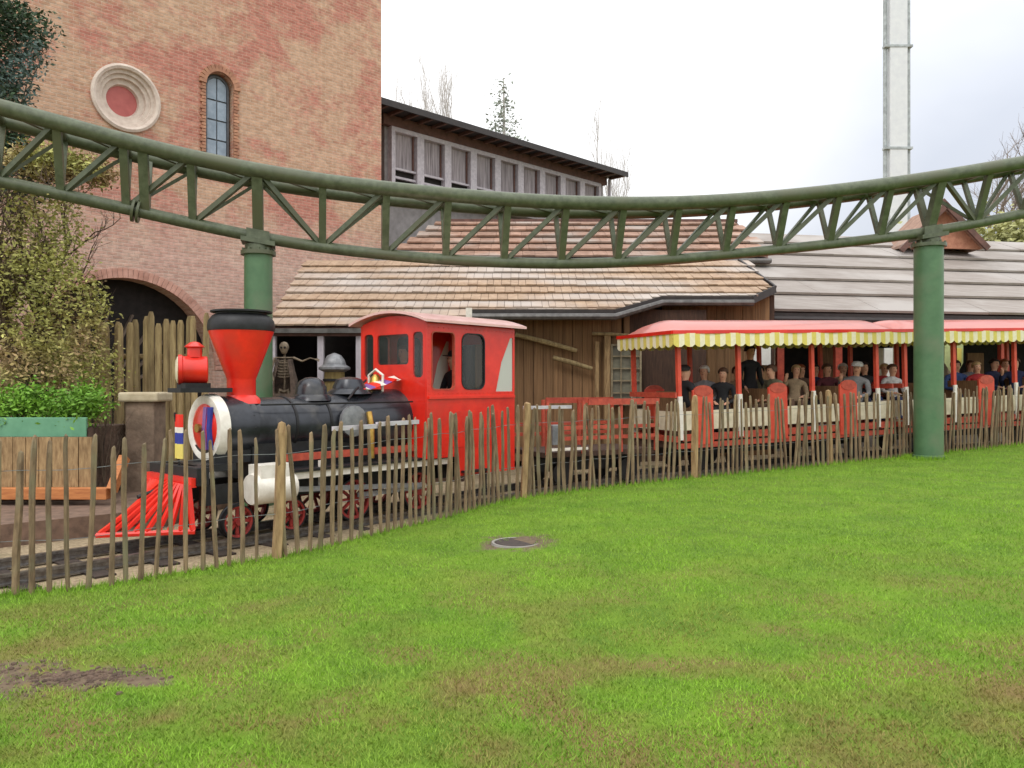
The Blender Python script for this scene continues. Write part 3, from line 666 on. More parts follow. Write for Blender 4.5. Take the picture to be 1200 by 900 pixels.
courses(SA, bA, upA, [.0+.5*k for k in range(10)], sminA, lambda x: 4.6, lambda s: -4.85-.063*s, lambda s: 5.85, (.14, .24), m_shA)
pe = [(-.92, .86), (2.12, .86), (3.24, 1.72), (5.2, 1.72), (5.9, 2.45), (5.62, 4.6)]
W3 = [bA+Vector((a, 0, 0))+upA*b for a, b in pe]
mb = MB()
for a, b in zip(W3, W3[1:]): mb.bar(a+Vector((0, -.04, -.03)), b+Vector((0, -.04, -.03)), .05, .16)
mb.build('fascia', m_eave, SA)
mb = MB(); mb.tube([p+Vector((0, -.12, -.1)) for p in W3[:4]], .07, 8); mb.build('gutter', m_gutter, SA)
mb = MB(); mb.bar(bA+Vector((-4.9, -.03, -.07)), bA+Vector((-.9, -.03, -.07)), .05, .09); mb.build('front_fascia', m_gutter, SA)
MB().box((-.86, 16.2, 3.0), (.12, .1, .34)).build('downpipe_head', m_white, SA)
# plank front under the eave (each plank a part)
def planks(parent, x0, x1, y0, y1, z0, zt, m, w=.2, name='plank'):
    n = int(round(math.hypot(x1-x0, y1-y0)/w)); me = MB().box((0, 0, .5), (w*.955, .035, 1)).mesh(name, m); ang = math.atan2(y1-y0, x1-x0)
    for k in range(n):
        f = (k+.5)/n; x = x0+(x1-x0)*f; y = y0+(y1-y0)*f; top = zt(x) if callable(zt) else zt
        o = inst(name, me, parent, (x-parent.location.x, y-parent.location.y+random.uniform(-.008, .008), z0-parent.location.z), (0, 0, ang), (1, 1, top-z0))
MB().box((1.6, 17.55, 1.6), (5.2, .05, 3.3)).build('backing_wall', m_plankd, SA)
planks(SA, -.8, 2.35, 17.4, 17.4, 0, 3.18, m_plank, .21)
def ztA(x): return interp(x, [2.3, 3.2, 5.9], [3.25, 3.6, 3.6])
planks(SA, 3.35, 5.75, 18.1, 18.1, 0, 3.66, m_plank, .2)
MB().box((4.5, 18.25, 1.8), (2.8, .05, 3.7)).build('side_backing', m_plankd, SA)
MB().bar((2.4, 17.45, 1.6), (3.3, 18.1, 1.6), .05, 3.4).build('return_wall', m_plank, SA)
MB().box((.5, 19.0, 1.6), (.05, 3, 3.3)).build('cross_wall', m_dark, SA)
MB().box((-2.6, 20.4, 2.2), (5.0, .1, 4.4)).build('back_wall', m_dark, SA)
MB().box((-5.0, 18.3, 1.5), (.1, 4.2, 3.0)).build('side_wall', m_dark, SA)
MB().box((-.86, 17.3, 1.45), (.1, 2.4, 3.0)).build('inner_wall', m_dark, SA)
pm = MB().box((0, 0, .5), (.12, .12, 1)).mesh('post', m_frame)
for x in (-4.75, at(376, 0, 16.1).x, at(421, 0, 16.1).x): inst('post', pm, SA, (x, 16.12-17, .1), scale=(1, 1, 2.6))
MB().bar((-4.85, 16.1, 2.66), (-.9, 16.1, 2.66), .12, .12).build('lintel', m_eavebr, SA)
# slanted logs fixed to the plank front
lg = [(604, 392, 676, 411, .05), (648, 419, 694, 432, .045), (694, 391, 738, 393, .035)]
for a, b, c, e, r in lg:
    p, q = at(a, b, 17.2), at(c, e, 17.2); MB().tube([p, (p+q)/2+Vector((0, 0, .01)), q], [r, r*1.1, r*.9], 8).build('slanted_log', m_log, SA)
p = at(712, 450, 17.2); MB().tube([(p.x, 17.25, .2), (p.x, 17.25, 2.7)], .075, 8).build('log_post', m_post, SA)
p = at(700, 450, 17.2); MB().tube([(p.x, 17.25, .2), (p.x, 17.25, 2.55)], .05, 8).build('log_post', m_post, SA)
# lattice window
mwf = mat('pale lattice wood', (150, 138, 112), (120, 108, 86), ns=6, rough=.8, bump=.2)
x0, x1 = at(716, 0, 17.22).x, at(752, 0, 17.22).x
f = MB().plate([(x0, 1.2), (x1, 1.2), (x1, 2.5), (x0, 2.5)], [[(x0+.04, 1.24), (x1-.04, 1.24), (x1-.04, 2.46), (x0+.04, 2.46)]], .06, lambda a, b, dp: Vector((a, 17.22+dp, b))).build('lattice_window', mwf, SA)
MB().box(((x0+x1)/2, 17.3, 1.85), (x1-x0-.05, .02, 1.24)).build('pane', mat('dusty pane', (128, 126, 108), (104, 102, 90), ns=3, rough=.4), f)
mb = MB()
for k in range(1, 5): mb.box(((x0+x1)/2, 17.25, 1.2+k*.26), (x1-x0-.06, .03, .03))
for k in (1, 2): mb.box((x0+(x1-x0)*k/3, 17.255, 1.85), (.03, .03, 1.26))
mb.build('glazing_bar', mwf, f)
# shed floor platform
o = MB().box((-2.9, 17.6, .2), (4.0, 5, .8)).build('shed_floor', m_plankd); o['kind'] = 'structure'

# middle roof behind (brown)
MR = thing('brown_roofed_hall', 'long hall with brown shake roof rising behind the tan shed', 'building', (3, 24, -.1))
bB = Vector((0, 22.0, 5.05)); upB = Vector((0, math.cos(R(27)), math.sin(R(27))))
MB().plate([(-3.6, 0), (7.0, 0), (7.0, 3.6), (-2.2, 3.6)], [], .12, lambda a, b, dp: bB+Vector((a, 0, 0))+upB*b-Vector((0, 0, .02+dp))).build('roof_deck', m_eavebr, MR)
courses(MR, bB, upB, [.0+.62*k for k in range(7)], lambda x: 0, lambda x: 3.65, lambda s: -3.4+.33*s, lambda s: 7.0, (.3, .7), m_shB, th=.05)
MB().box((1.7, 22.5, 2.3), (10.4, .1, 5.2)).build('front_wall', m_plankd, MR)
MB().tube([(-3.7, 21.9, 4.98), (7.0, 21.9, 4.98)], .07, 8).build('gutter', m_gutter, MR)
MB().bar((-2.2, 25.25, 6.72), (7.0, 25.25, 6.72), .2, .1).build('ridge_cap', m_eavebr, MR)
# flat grey lead roof strip between
MB().box((1.0, 21.2, 4.74), (9.6, 1.7, .06)).build('lead_flat', mat('grey lead flat', (150, 148, 150), (128, 126, 130), ns=3, rough=.5), MR)

# right-hand station with grey board roof
ST = thing('station_building', 'station building with wide mauve grey board roof behind the carriages', 'building', (9, 20, 0), (0, 0, 0))
A2 = R(10)
ux = Vector((math.cos(A2), math.sin(A2), 0)); upC = Vector((-math.sin(A2)*math.cos(PIT), math.cos(A2)*math.cos(PIT), math.sin(PIT)))
bC = at(898, 366, 18.6)
def ptC(a, b, t=0):
    nrm = ux.cross(upC); return bC+ux*a+upC*b+nrm*t
MB().plate([(-.05, 0), (18, 0), (18, 7.4), (-1.6, 7.4), (.3, 2.2)], [], .12, lambda a, b, dp: ptC(a, b, -.02-dp)).build('roof_deck', m_eavebr, ST)
for k in range(6):
    a, b = 1.22*k, 1.22*k+1.3; mb = MB(); x = -.05 if k < 2 else (-.1-.3*k)
    while x < 17.8:
        w = random.uniform(1.6, 3.4); x1 = min(x+w, 18); j = random.uniform(0, .012)
        lo, hi, t0 = a-.02, b, .1+j
        vs = [ptC(x+.005, lo, t0-.06), ptC(x1-.005, lo, t0-.06), ptC(x1-.005, hi, 0), ptC(x+.005, hi, 0), ptC(x+.005, lo, t0), ptC(x1-.005, lo, t0), ptC(x1-.005, hi, .02), ptC(x+.005, hi, .02)]
        mb.add(vs, [(0, 3, 2, 1), (4, 5, 6, 7), (0, 1, 5, 4), (1, 2, 6, 5), (2, 3, 7, 6), (3, 0, 4, 7)]); x = x1
    mb.build('roof_board_course', m_shC, ST)
MB().bar(ptC(-.1, -.02, -.1), ptC(16, -.02, -.1), .06, .2).build('fascia', m_eave, ST)
MB().tube([ptC(-.1, -.1, -.12), ptC(16, -.1, -.12)], .08, 8).build('gutter', m_eave, ST)
# its back wall, posts
def sw(a, y, z): return bC+ux*a+Vector((-math.sin(A2), math.cos(A2), 0))*y+Vector((0, 0, z-bC.z))
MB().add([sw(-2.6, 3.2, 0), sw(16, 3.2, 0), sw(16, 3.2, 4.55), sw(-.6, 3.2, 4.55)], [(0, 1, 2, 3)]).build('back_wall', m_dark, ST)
for a in (.6, 2.1, 3.6, 5.1, 6.6, 8.1, 9.6, 11.1): MB().bar(sw(a, .5, .1), sw(a, .5, 3.25), .16, .16).build('post', mwf if int(a) % 2 else m_redold, ST)
for a, y, w_, zb, zt, mm in ((.25, 1.4, .9, .3, 2.7, m_plank), (1.35, 2.2, .5, .3, 2.6, m_creampaint), (3.0, 2.4, .35, .3, 2.7, m_plank), (4.5, 2.2, .4, .3, 2.6, m_creampaint), (5.9, 1.6, .7, .3, 2.8, m_redold), (7.4, 2.4, .5, .3, 2.5, m_plank)):
    c = sw(a, y, (zb+zt)/2); MB().box(c, (w_, .06, zt-zb), Matrix.Rotation(A2, 3, 'Z')).build('partition', mm, ST)
o = MB().add([sw(-6, .2, z) for z in (0, .62)]+[sw(16, .2, z) for z in (.15, .8)]+[sw(-6, 3.2, .62), sw(16, 3.2, .8)], [(0, 2, 3, 1), (1, 3, 5, 4)]).build('station_platform', m_concrete); o['kind'] = 'structure'
# brown wall bit between sheds behind the first carriage
# dormer on the roof
DM = thing('roof_dormer', 'small brown timber gable rising above the grey board roof near the right column', 'gable', (at(1100, 0, 24.5).x, 24.5, 4.2))
p0, p1, p2 = at(1056, 290, 24.5), at(1103, 243, 24.5), at(1150, 292, 24.5)
MB().plate([(p0.x, p0.z), (p1.x, p1.z), (p2.x, p2.z)], [], .1, lambda a, b, dp: Vector((a, 24.5+dp, b))).build('gable_wall', mat('salmon boarding', (186, 132, 108), (156, 104, 84), ns=6, rough=.8, bump=.2), DM)
for a, b in ((p0, p1), (p1, p2)):
    dd = (b-a).normalized(); MB().bar(a-dd*.2+Vector((0, -.3, 0)), b+dd*.05+Vector((0, -.3, 0)), .08, .16).build('bargeboard', m_eavebr, DM)
    up_ = Vector((0, 1, 0)); q = [a+Vector((0, -.3, .08)), b+Vector((0, -.3, .08)), b+Vector((0, 1.8, .08)), a+Vector((0, 1.8, .08))]
    MB().add(q+[v-Vector((0, 0, .08)) for v in q], [(0, 1, 2, 3), (7, 6, 5, 4), (0, 4, 5, 1), (1, 5, 6, 2), (2, 6, 7, 3), (3, 7, 4, 0)]).build('roof', m_shB, DM)

# ------------------------------------------------------------------ steam locomotive
LZ = O0.z
L = thing('steam_locomotive', 'small red and black steam locomotive with flared red chimney facing left', 'locomotive', (O0.x, O0.y, LZ), (0, 0, TH))
def lb(mb, name, m, parent=L, bevel=0, **kw): return mb.build(name, m, parent, world=False, bevel=bevel, **kw)
def RX(x, y, z): return Matrix.Translation((x, y, z)) @ Matrix.Rotation(R(90), 4, 'Y')        # lathe axis -> +x
def RY(x, y, z): return Matrix.Translation((x, y, z)) @ Matrix.Rotation(R(90), 4, 'X')        # lathe axis -> -y
BZ = 1.23
lb(MB().lathe([(.0, 0), (.34, 0), (.34, 2.6), (0, 2.6)], RX(-3.6, 0, BZ), 32), 'boiler', m_boiler)
for xx in (-3.0, -2.5, -2.0): lb(MB().lathe([(.342, 0), (.352, .005), (.352, .035), (.342, .04)], RX(xx, 0, BZ), 32), 'boiler_band', m_black)
lb(MB().lathe([(.34, 0), (.37, .25), (.43, .9), (.43, 1.3)], RX(-2.5, 0, BZ+.0), 32), 'firebox_jacket', m_boiler)
sb = lb(MB().lathe([(0, .0), (.36, 0), (.36, .45), (.34, .46)], RX(-3.95, 0, BZ), 32), 'smokebox', m_boiler)
lb(MB().lathe([(.27, -.02), (.30, -.035), (.37, -.03), (.385, .0), (.385, .09), (.36, .1)], RX(-3.97, 0, BZ), 36), 'front_ring', m_white, sb)
dr = lb(MB().lathe([(0, -.07), (.1, -.065), (.2, -.045), (.28, -.01), (.29, .0)], RX(-3.98, 0, BZ), 32), 'smokebox_door', m_red, sb)
lb(MB().lathe([(0, -.03), (.05, -.03), (.05, .03)], RX(-4.06, 0, BZ), 12), 'door_boss', m_brass, sb)
for k, (mm, a0) in enumerate(((m_purple, -.05), (m_blue, -.15))):
    mb = MB(); pts = [(-4.02+.02*abs(z)*3, a0-.06+.03*math.cos(z*3), BZ+z) for z in (-.24, -.12, 0, .12, .24)]
    vs = []
    for p in pts: vs += [(p[0]-.03, p[1]-.035, p[2]), (p[0]-.03, p[1]+.035, p[2]), (p[0], p[1]+.035, p[2]), (p[0], p[1]-.035, p[2])]
    mb.add(vs, [(i*4+q, i*4+(q+1) % 4, (i+1)*4+(q+1) % 4, (i+1)*4+q) for i in range(4) for q in range(4)]); lb(mb, 'ribbon', mm, sb)
riv = MB().lathe([(.009, 0), (.007, .005), (0, .007)], seg=6).mesh('rivet', m_black)
for xx in (-3.93, -3.56):
    for k in range(16):
        a = 2*PI*k/16; inst('rivet', riv, sb, (xx, .36*math.cos(a), BZ+.36*math.sin(a)), (math.atan2(-math.cos(a), math.sin(a)) if False else 0, 0, 0))
# hand rails along the boiler
for s in (-1, 1):
    lb(MB().tube([(-3.5, s*.37, BZ+.26), (-1.25, s*.47, BZ+.26)], .012, 6), 'handrail', m_black)
# chimney
cx = -3.53
ch = lb(MB().lathe([(.24, 1.5), (.2, 1.57), (.165, 1.6), (.165, 1.78), (.17, 1.8), (.37, 2.34), (.37, 2.36)], Matrix.Translation((cx, 0, 0)), 32), 'chimney', m_red)
lb(MB().lathe([(.365, 2.35), (.38, 2.355), (.385, 2.40), (.375, 2.47), (.33, 2.53), (.29, 2.55), (.29, 2.565), (.35, 2.57), (.35, 2.59), (.25, 2.59), (.2, 2.4), (0, 2.4)], Matrix.Translation((cx, 0, 0)), 32), 'chimney_cap', m_black, ch)
# headlight
hx = -4.14
lb(MB().box((hx+.1, 0, 1.66), (.62, .3, .05)), 'lamp_bracket', m_black)
HR = Matrix.Translation((hx+.05, 0, 0)) @ Matrix.Rotation(R(-26), 4, 'Z') @ Matrix.Translation((-hx-.05, 0, 0))
hl = lb(MB().lathe([(0, 0), (.17, 0), (.17, .04), (.155, .05), (.155, .3), (.14, .31), (0, .31)], HR @ RX(hx-.14, 0, 1.89), 24), 'headlight', m_red)
lb(MB().lathe([(0, 0), (.08, 0), (.08, .1), (.11, .12), (.05, .17), (0, .18)], Matrix.Translation((hx+.03, 0, 2.03)), 16), 'lamp_vent', m_red, hl)
lb(MB().lathe([(0, -.03), (.1, -.025), (.15, -.005), (.15, 0)], HR @ RX(hx-.145, 0, 1.89), 24), 'lens', mat('pale lens', (236, 226, 200), (220, 208, 180), ns=4, rough=.15), hl)
lb(MB().box((hx+.02, 0, 1.71), (.3, .2, .06)), 'lamp_foot', m_black, hl)
# domes
lb(MB().lathe([(.26, 0), (.24, .05), (.2, .08), (.19, .17), (.15, .25), (.07, .29), (0, .3)], Matrix.Translation((-2.55, 0, BZ+.29)), 28), 'sand_dome', m_boiler)
lb(MB().lathe([(.3, 0), (.27, .04), (.22, .07), (.215, .1), (.17, .19), (.08, .22), (0, .225)], Matrix.Translation((-1.95, 0, BZ+.37)), 28), 'steam_dome', m_boiler)
lb(MB().tube([(-2.25, -.36, BZ+.3), (-2.05, -.25, BZ+.42), (-1.75, -.1, BZ+.55)], .015, 6), 'dome_pipe', m_black)
lb(MB().tube([(-2.0, -.47, BZ+.14), (-2.0, -.52, BZ-.05), (-2.0, -.52, BZ-.45)], .04, 10), 'injector_pipe', m_brass)
mb = MB(); mb.lathe([(0, 0), (.2, 0), (.2, .05), (.12, .06), (0, .06)], RY(-2.2, -.38, BZ+.03), 16); lb(mb, 'air_pump', m_grey)
# bell and yoke
yk = lb(MB().tube([(-1.5, -.14, BZ+.4), (-1.5, -.15, BZ+.62), (-1.5, 0, BZ+.7), (-1.5, .15, BZ+.62), (-1.5, .14, BZ+.4)], .018, 8), 'bell_yoke', m_white)
lb(MB().lathe([(.12, 0), (.09, .05), (.07, .13), (.03, .17), (0, .17)], Matrix.Translation((-1.5, 0, BZ+.46)), 20), 'bell', m_brass, yk)
bn = MB()
vs = []
for i in range(9):
    x = -1.95+.09*i; z = BZ+.44+.022*i; vs += [(x, -.05-.02*math.sin(i*1.7), z), (x, -.22-.02*math.sin(i*1.3), z-.04+.02*math.sin(i*2.1)), (x, -.22, z-.055), (x, -.05, z-.015)]
for i in range(8):
    for q in range(4): bn.add([vs[i*4+q], vs[i*4+(q+1) % 4], vs[(i+1)*4+(q+1) % 4], vs[(i+1)*4+q]], [(0, 1, 2, 3)], mi=(i % 3))
bn.build('bunting', [m_red, m_white, m_purple], L, world=False)
# frame, running boards
for s in (-1, 1):
    lb(MB().box((-2.0, s*.3, .5), (4.4, .06, .22)), 'side_frame', m_black)
    lb(MB().box((-2.05, s*.62, .665), (2.75, .035, .085)), 'running_board_edge', m_white)
    lb(MB().box((-2.1, s*.5, .72), (2.9, .34, .03)), 'running_board', m_black)
    lb(MB().box((-2.1, s*.44, .86), (2.4, .035, .085)), 'red_valance', m_redold)
lb(MB().box((-2.2, 0, .86), (2.7, .55, .5)), 'firebox_bottom', m_black)
lb(MB().box((-3.75, 0, .93), (.5, .5, .2)), 'smokebox_saddle', m_black)
# cylinders
for s in (-1, 1):
    c = lb(MB().lathe([(0, -.26), (.17, -.26), (.18, -.24), (.18, .24), (.17, .26), (0, .26)], RX(-3.48, s*.55, .55), 20), 'cylinder', m_white)
    lb(MB().box((-3.48, s*.55, .74), (.42, .26, .16)), 'steam_chest', m_white, c)
    lb(MB().bar((-3.2, s*.56, .5), (-1.13, s*.56, .36), .04, .06), 'connecting_rod', m_grey)
    lb(MB().bar((-2.22, s*.52, .33), (-1.13, s*.52, .33), .03, .06), 'coupling_rod', m_grey)
    lb(MB().box((-2.8, s*.56, .66), (.05, .06, .3)), 'motion_bracket', m_white)
# wheels
def wheel(x, y, r, mred, nsp):
    M = RY(x, y, r); s = 1 if y < 0 else -1
    mb = MB(); mb.lathe([(r*.8, -.03), (r*.93, -.035), (r*.93, .035), (r*.8, .03), (r*.8, -.03)], M, 28)
    mb.lathe([(0, -.05), (r*.22, -.05), (r*.22, .05), (0, .05)], M, 14)
    w = mb.build('wheel', mred, L, world=False)
    sp_ = MB().bar((0, 0, 0), (r*.84, 0, 0), .028, .035).mesh('spoke', mred)
    for k in range(nsp):
        a = 2*PI*k/nsp; inst('spoke', sp_, w, (x, y, r), (0, a, 0))
    MB().lathe([(r*.92, -.04), (r, -.04), (r, .03), (r*1.06, .04), (r*1.06, .055), (r*.92, .055)], M if s < 0 else RY(x, y, r) @ Matrix.Rotation(PI, 4, 'X'), 28).build('tyre', m_black, w, world=False)
for s in (-1, 1):
    for x, r, ns in ((-3.83, .19, 8), (-3.13, .19, 8), (-2.22, .27, 10), (-1.13, .27, 10)): wheel(x, s*.42, r, m_wheelred, ns)
# buffer beam and pilot
lb(MB().box((-4.3, 0, .74), (.14, 1.1, .2)), 'buffer_beam', m_black, bevel=.01)
lb(MB().box((-4.05, 0, .8), (.5, .7, .08)), 'front_deck', m_black)
plt = lb(MB().tube([(-4.4, -.56, .17), (-5.16, 0, .17), (-4.4, .56, .17)], .03, 6), 'cowcatcher', m_red)
lb(MB().box((-4.39, 0, .68), (.06, 1.04, .1)), 'top_bar', m_red, plt)
for s in (-1, 1):
    for k in range(9):
        f = k/8; bx = -4.42-.72*f; by = s*.55*(1-f); tx = -4.44; ty = s*(.5-.46*f)
        if k == 8 and s > 0: continue
        lb(MB().bar((tx, ty, .66), (bx, by, .19), .05, .035), 'slat', m_red, plt)
lb(MB().tube([(-4.38, .0, .62), (-4.75, 0, .52)], .025, 6), 'coupling_bar', m_black)
# flag at the front
fg = lb(MB().tube([(-4.34, -.1, .82), (-4.4, -.12, 1.42)], .012, 6), 'flag_staff', m_black)
fb = MB()
for mi, (za, zb_) in enumerate(((1.4, 1.26), (1.26, 1.2), (1.2, 1.08), (1.08, .92))):
    for i in range(4):
        y0_, y1_ = -.12-.035*i, -.12-.035*(i+1); dx = .015*math.sin(i*2); dx2 = .015*math.sin((i+1)*2)
        q = [(-4.4+dx, y0_, za), (-4.4+dx2, y1_, za), (-4.4+dx2, y1_, zb_), (-4.4+dx, y0_, zb_)]
        fb.add(q+[(a+.01, b, c) for a, b, c in q], [(0, 1, 2, 3), (7, 6, 5, 4), (0, 4, 5, 1), (2, 6, 7, 3), (1, 5, 6, 2), (3, 7, 4, 0)], mi=mi)
fb.build('flag', [m_red, m_white, m_blue, m_yel], fg, world=False)
# cab
X0, X1, XM = -1.2, .6, -.64; CW = .7; ZE = 2.56
cab_side = [(X0, .72), (XM, .72), (XM, .44), (X1, .44), (X1, ZE), (X0, ZE)]
wA = rrect(-1.12, 1.65, -.67, 2.45, .06); wB = rrect(-.54, 1.65, -.06, 2.45, .12); tri = [(.18, 1.62), (.56, 1.62), (.56, 2.42), (.5, 2.42), (.3, 2.05)]
for s in (-1, 1):
    fr_ = (lambda s: (lambda a, b, dp: Vector((a, s*(CW-dp), b))))(s)
    o = MB().plate(cab_side, [wA, wB, tri], .035, fr_).build('cab_side', m_red, L, world=False)
    for k, w in enumerate((wA, wB)):
        if k == 1: MB().plate([(a, b) for a, b in w], [], .008, (lambda s: (lambda a, b, dp: Vector((a, s*(CW-.015-dp), b))))(s)).build('window_pane', m_glass, o, world=False)
        MB().plate(w, [[(a+(.015 if a < sum(q[0] for q in w)/len(w) else -.015), b+(.015 if b < 2.05 else -.015)) for a, b in w]], .05, (lambda s: (lambda a, b, dp: Vector((a, s*(CW+.008-dp), b))))(s)).build('window_frame', m_black if k == 1 else m_redold, o, world=False)
    MB().plate(tri, [], .01, (lambda s: (lambda a, b, dp: Vector((a, s*(CW-.012-dp), b))))(s)).build('rear_pane', m_perspex, o, world=False)
    MB().box((-.28, s*(CW+.004), 1.1), (1.0, .006, .5)).build('side_panel', m_red, o, world=False)
    MB().box((-.3, s*(CW+.012), 1.545), (1.76, .03, .035)).build('waist_bead', m_red, o, world=False)
def rooft(y): return ZE+.15*(1-(y/(CW+.12))**2)
fout = [(-CW+.036, .72), (CW-.036, .72)]+[(y, rooft(y)-.03) for y in [CW-.036, .5, .3, .1, -.1, -.3, -.5, -CW+.036]]
fwin = [rrect(-.62, 1.82, -.42, 2.44, .06), rrect(-.33, 2.0, .33, 2.42, .05), rrect(.42, 1.82, .62, 2.44, .06)]
mb = MB()
for s in (-1, 1):
    for zz_, xa, xb in ((.76, X0+.04, XM), (.48, XM+.04, X1-.04), (2.5, X0+.04, X1-.04), (1.6, X0+.04, X1-.04)):
        for k in range(int((xb-xa)/.09)+1): mb.lathe([(.009, 0), (.007, .006), (0, .008)], Matrix.Translation((xa+.09*k, s*(CW+.001), zz_)) @ Matrix.Rotation(R(90*s*-1), 4, 'X'), 5)
    for k in range(20): mb.lathe([(.009, 0), (.007, .006), (0, .008)], Matrix.Translation((X0+.035, s*(CW+.001), .8+.085*k)) @ Matrix.Rotation(R(90*s*-1), 4, 'X'), 5)
lb(mb, 'rivets', m_red)
o = MB().plate(fout, fwin, .035, lambda a, b, dp: Vector((X0+dp, a, b))).build('cab_front', m_red, L, world=False)
for w in fwin: MB().plate(w, [], .008, lambda a, b, dp: Vector((X0+.014+dp, a, b))).build('window_pane', m_glass, o, world=False)
MB().plate(fout, [rrect(-.45, .9, .45, 2.35, .1)], .035, lambda a, b, dp: Vector((X1-.04+dp, a, b))).build('cab_rear', m_red, L, world=False)
lb(MB().box((-.3, 0, .75), (1.76, 1.32, .05)), 'cab_floor', m_plankd)
mb = MB(); vs = []; ys = [-(CW+.12)+i*(2*(CW+.12)/12) for i in range(13)]
for xx in (X0-.13, X1+.14):
    for y in ys: vs += [(xx, y, rooft(y)), (xx, y, rooft(y)+.035)]
nn_ = 26
for i in range(12):
    a = i*2; mb.add([vs[a], vs[a+2], vs[a+nn_+2], vs[a+nn_]], [(0, 1, 2, 3)], 0, True); mb.add([vs[a+1], vs[a+3], vs[a+nn_+3], vs[a+nn_+1]], [(0, 1, 2, 3)], 0, True)
    for o_ in (0, nn_): mb.add([vs[a+o_], vs[a+o_+1], vs[a+o_+3], vs[a+o_+2]], [(0, 1, 2, 3)])
for a in (0, 24): mb.add([vs[a], vs[a+1], vs[a+nn_+1], vs[a+nn_]], [(0, 1, 2, 3)])
lb(mb, 'cab_roof', m_cabroof)
lb(MB().box((-.85, -.42, 1.62), (.42, .3, .02)), 'paper_sheet', m_paper)
lb(MB().box((-.85, -.4, 1.2), (.5, .4, .82)), 'control_desk', m_dark)
lb(MB().tube([(-.95, -.1, 1.2), (-.95, -.1, 2.3)], .03, 8), 'regulator_pipe', m_brass)
for z in (.2, .5): lb(MB().box((-.3, -.72, z), (.5, .16, .03)), 'cab_step', m_black)
lb(MB().tube([(-.5, -.76, .2), (-.5, -.76, .5)], .015, 6), 'step_hanger', m_black)
lb(MB().tube([(-.1, -.76, .2), (-.1, -.76, .5)], .015, 6), 'step_hanger', m_black)
lb(MB().box((0, 0, .5), (1.4, .9, .2)), 'rear_frame', m_black)
lb(MB().box((.72, 0, .58), (.2, .1, .1)), 'rear_coupler', m_black)

# ------------------------------------------------------------------ small open tender wagon
a, b = Vector((.2, 13.3, 0)), Vector((2.2, 14.4, 0)); ang = math.atan2(b.y-a.y, b.x-a.x)
TD = thing('tender_wagon', 'low open wagon with red side rails coupled behind the locomotive cab', 'wagon', ((a.x+b.x)/2, (a.y+b.y)/2, .0), (0, 0, ang))
def tb(mb, name, m, **kw): return mb.build(name, m, TD, world=False, **kw)
tb(MB().box((0, 0, .52), (2.2, 1.2, .08)), 'deck', m_plankd)
for s in (-1, 1):
    for z in (.78, .95): tb(MB().box((.0, s*.66, z), (2.24, .03, .06)), 'side_rail', m_redold)
    tb(MB().box((.4, s*.66, 1.36), (1.45, .03, .1)), 'top_rail', m_redold)
    for x in (-1.08, -.4, .35, 1.08): tb(MB().box((x, s*.63, .95), (.05, .04, .85)), 'stanchion', m_redold)
    for x in (-.65, .65): tb(MB().lathe([(0, -.03), (.2, -.03), (.2, .03), (0, .03)], RY(x, s*.4, .2), 20), 'wheel', m_black)
tb(MB().box((-.98, -.72, .85), (.18, .1, .32)), 'tool_box', m_grey, bevel=.01)
tb(MB().box((-.75, -.74, .62), (.7, .06, .04)), 'step_board', m_white)
tb(MB().box((.0, 0, .33), (2.1, .5, .22)), 'underframe', m_black)

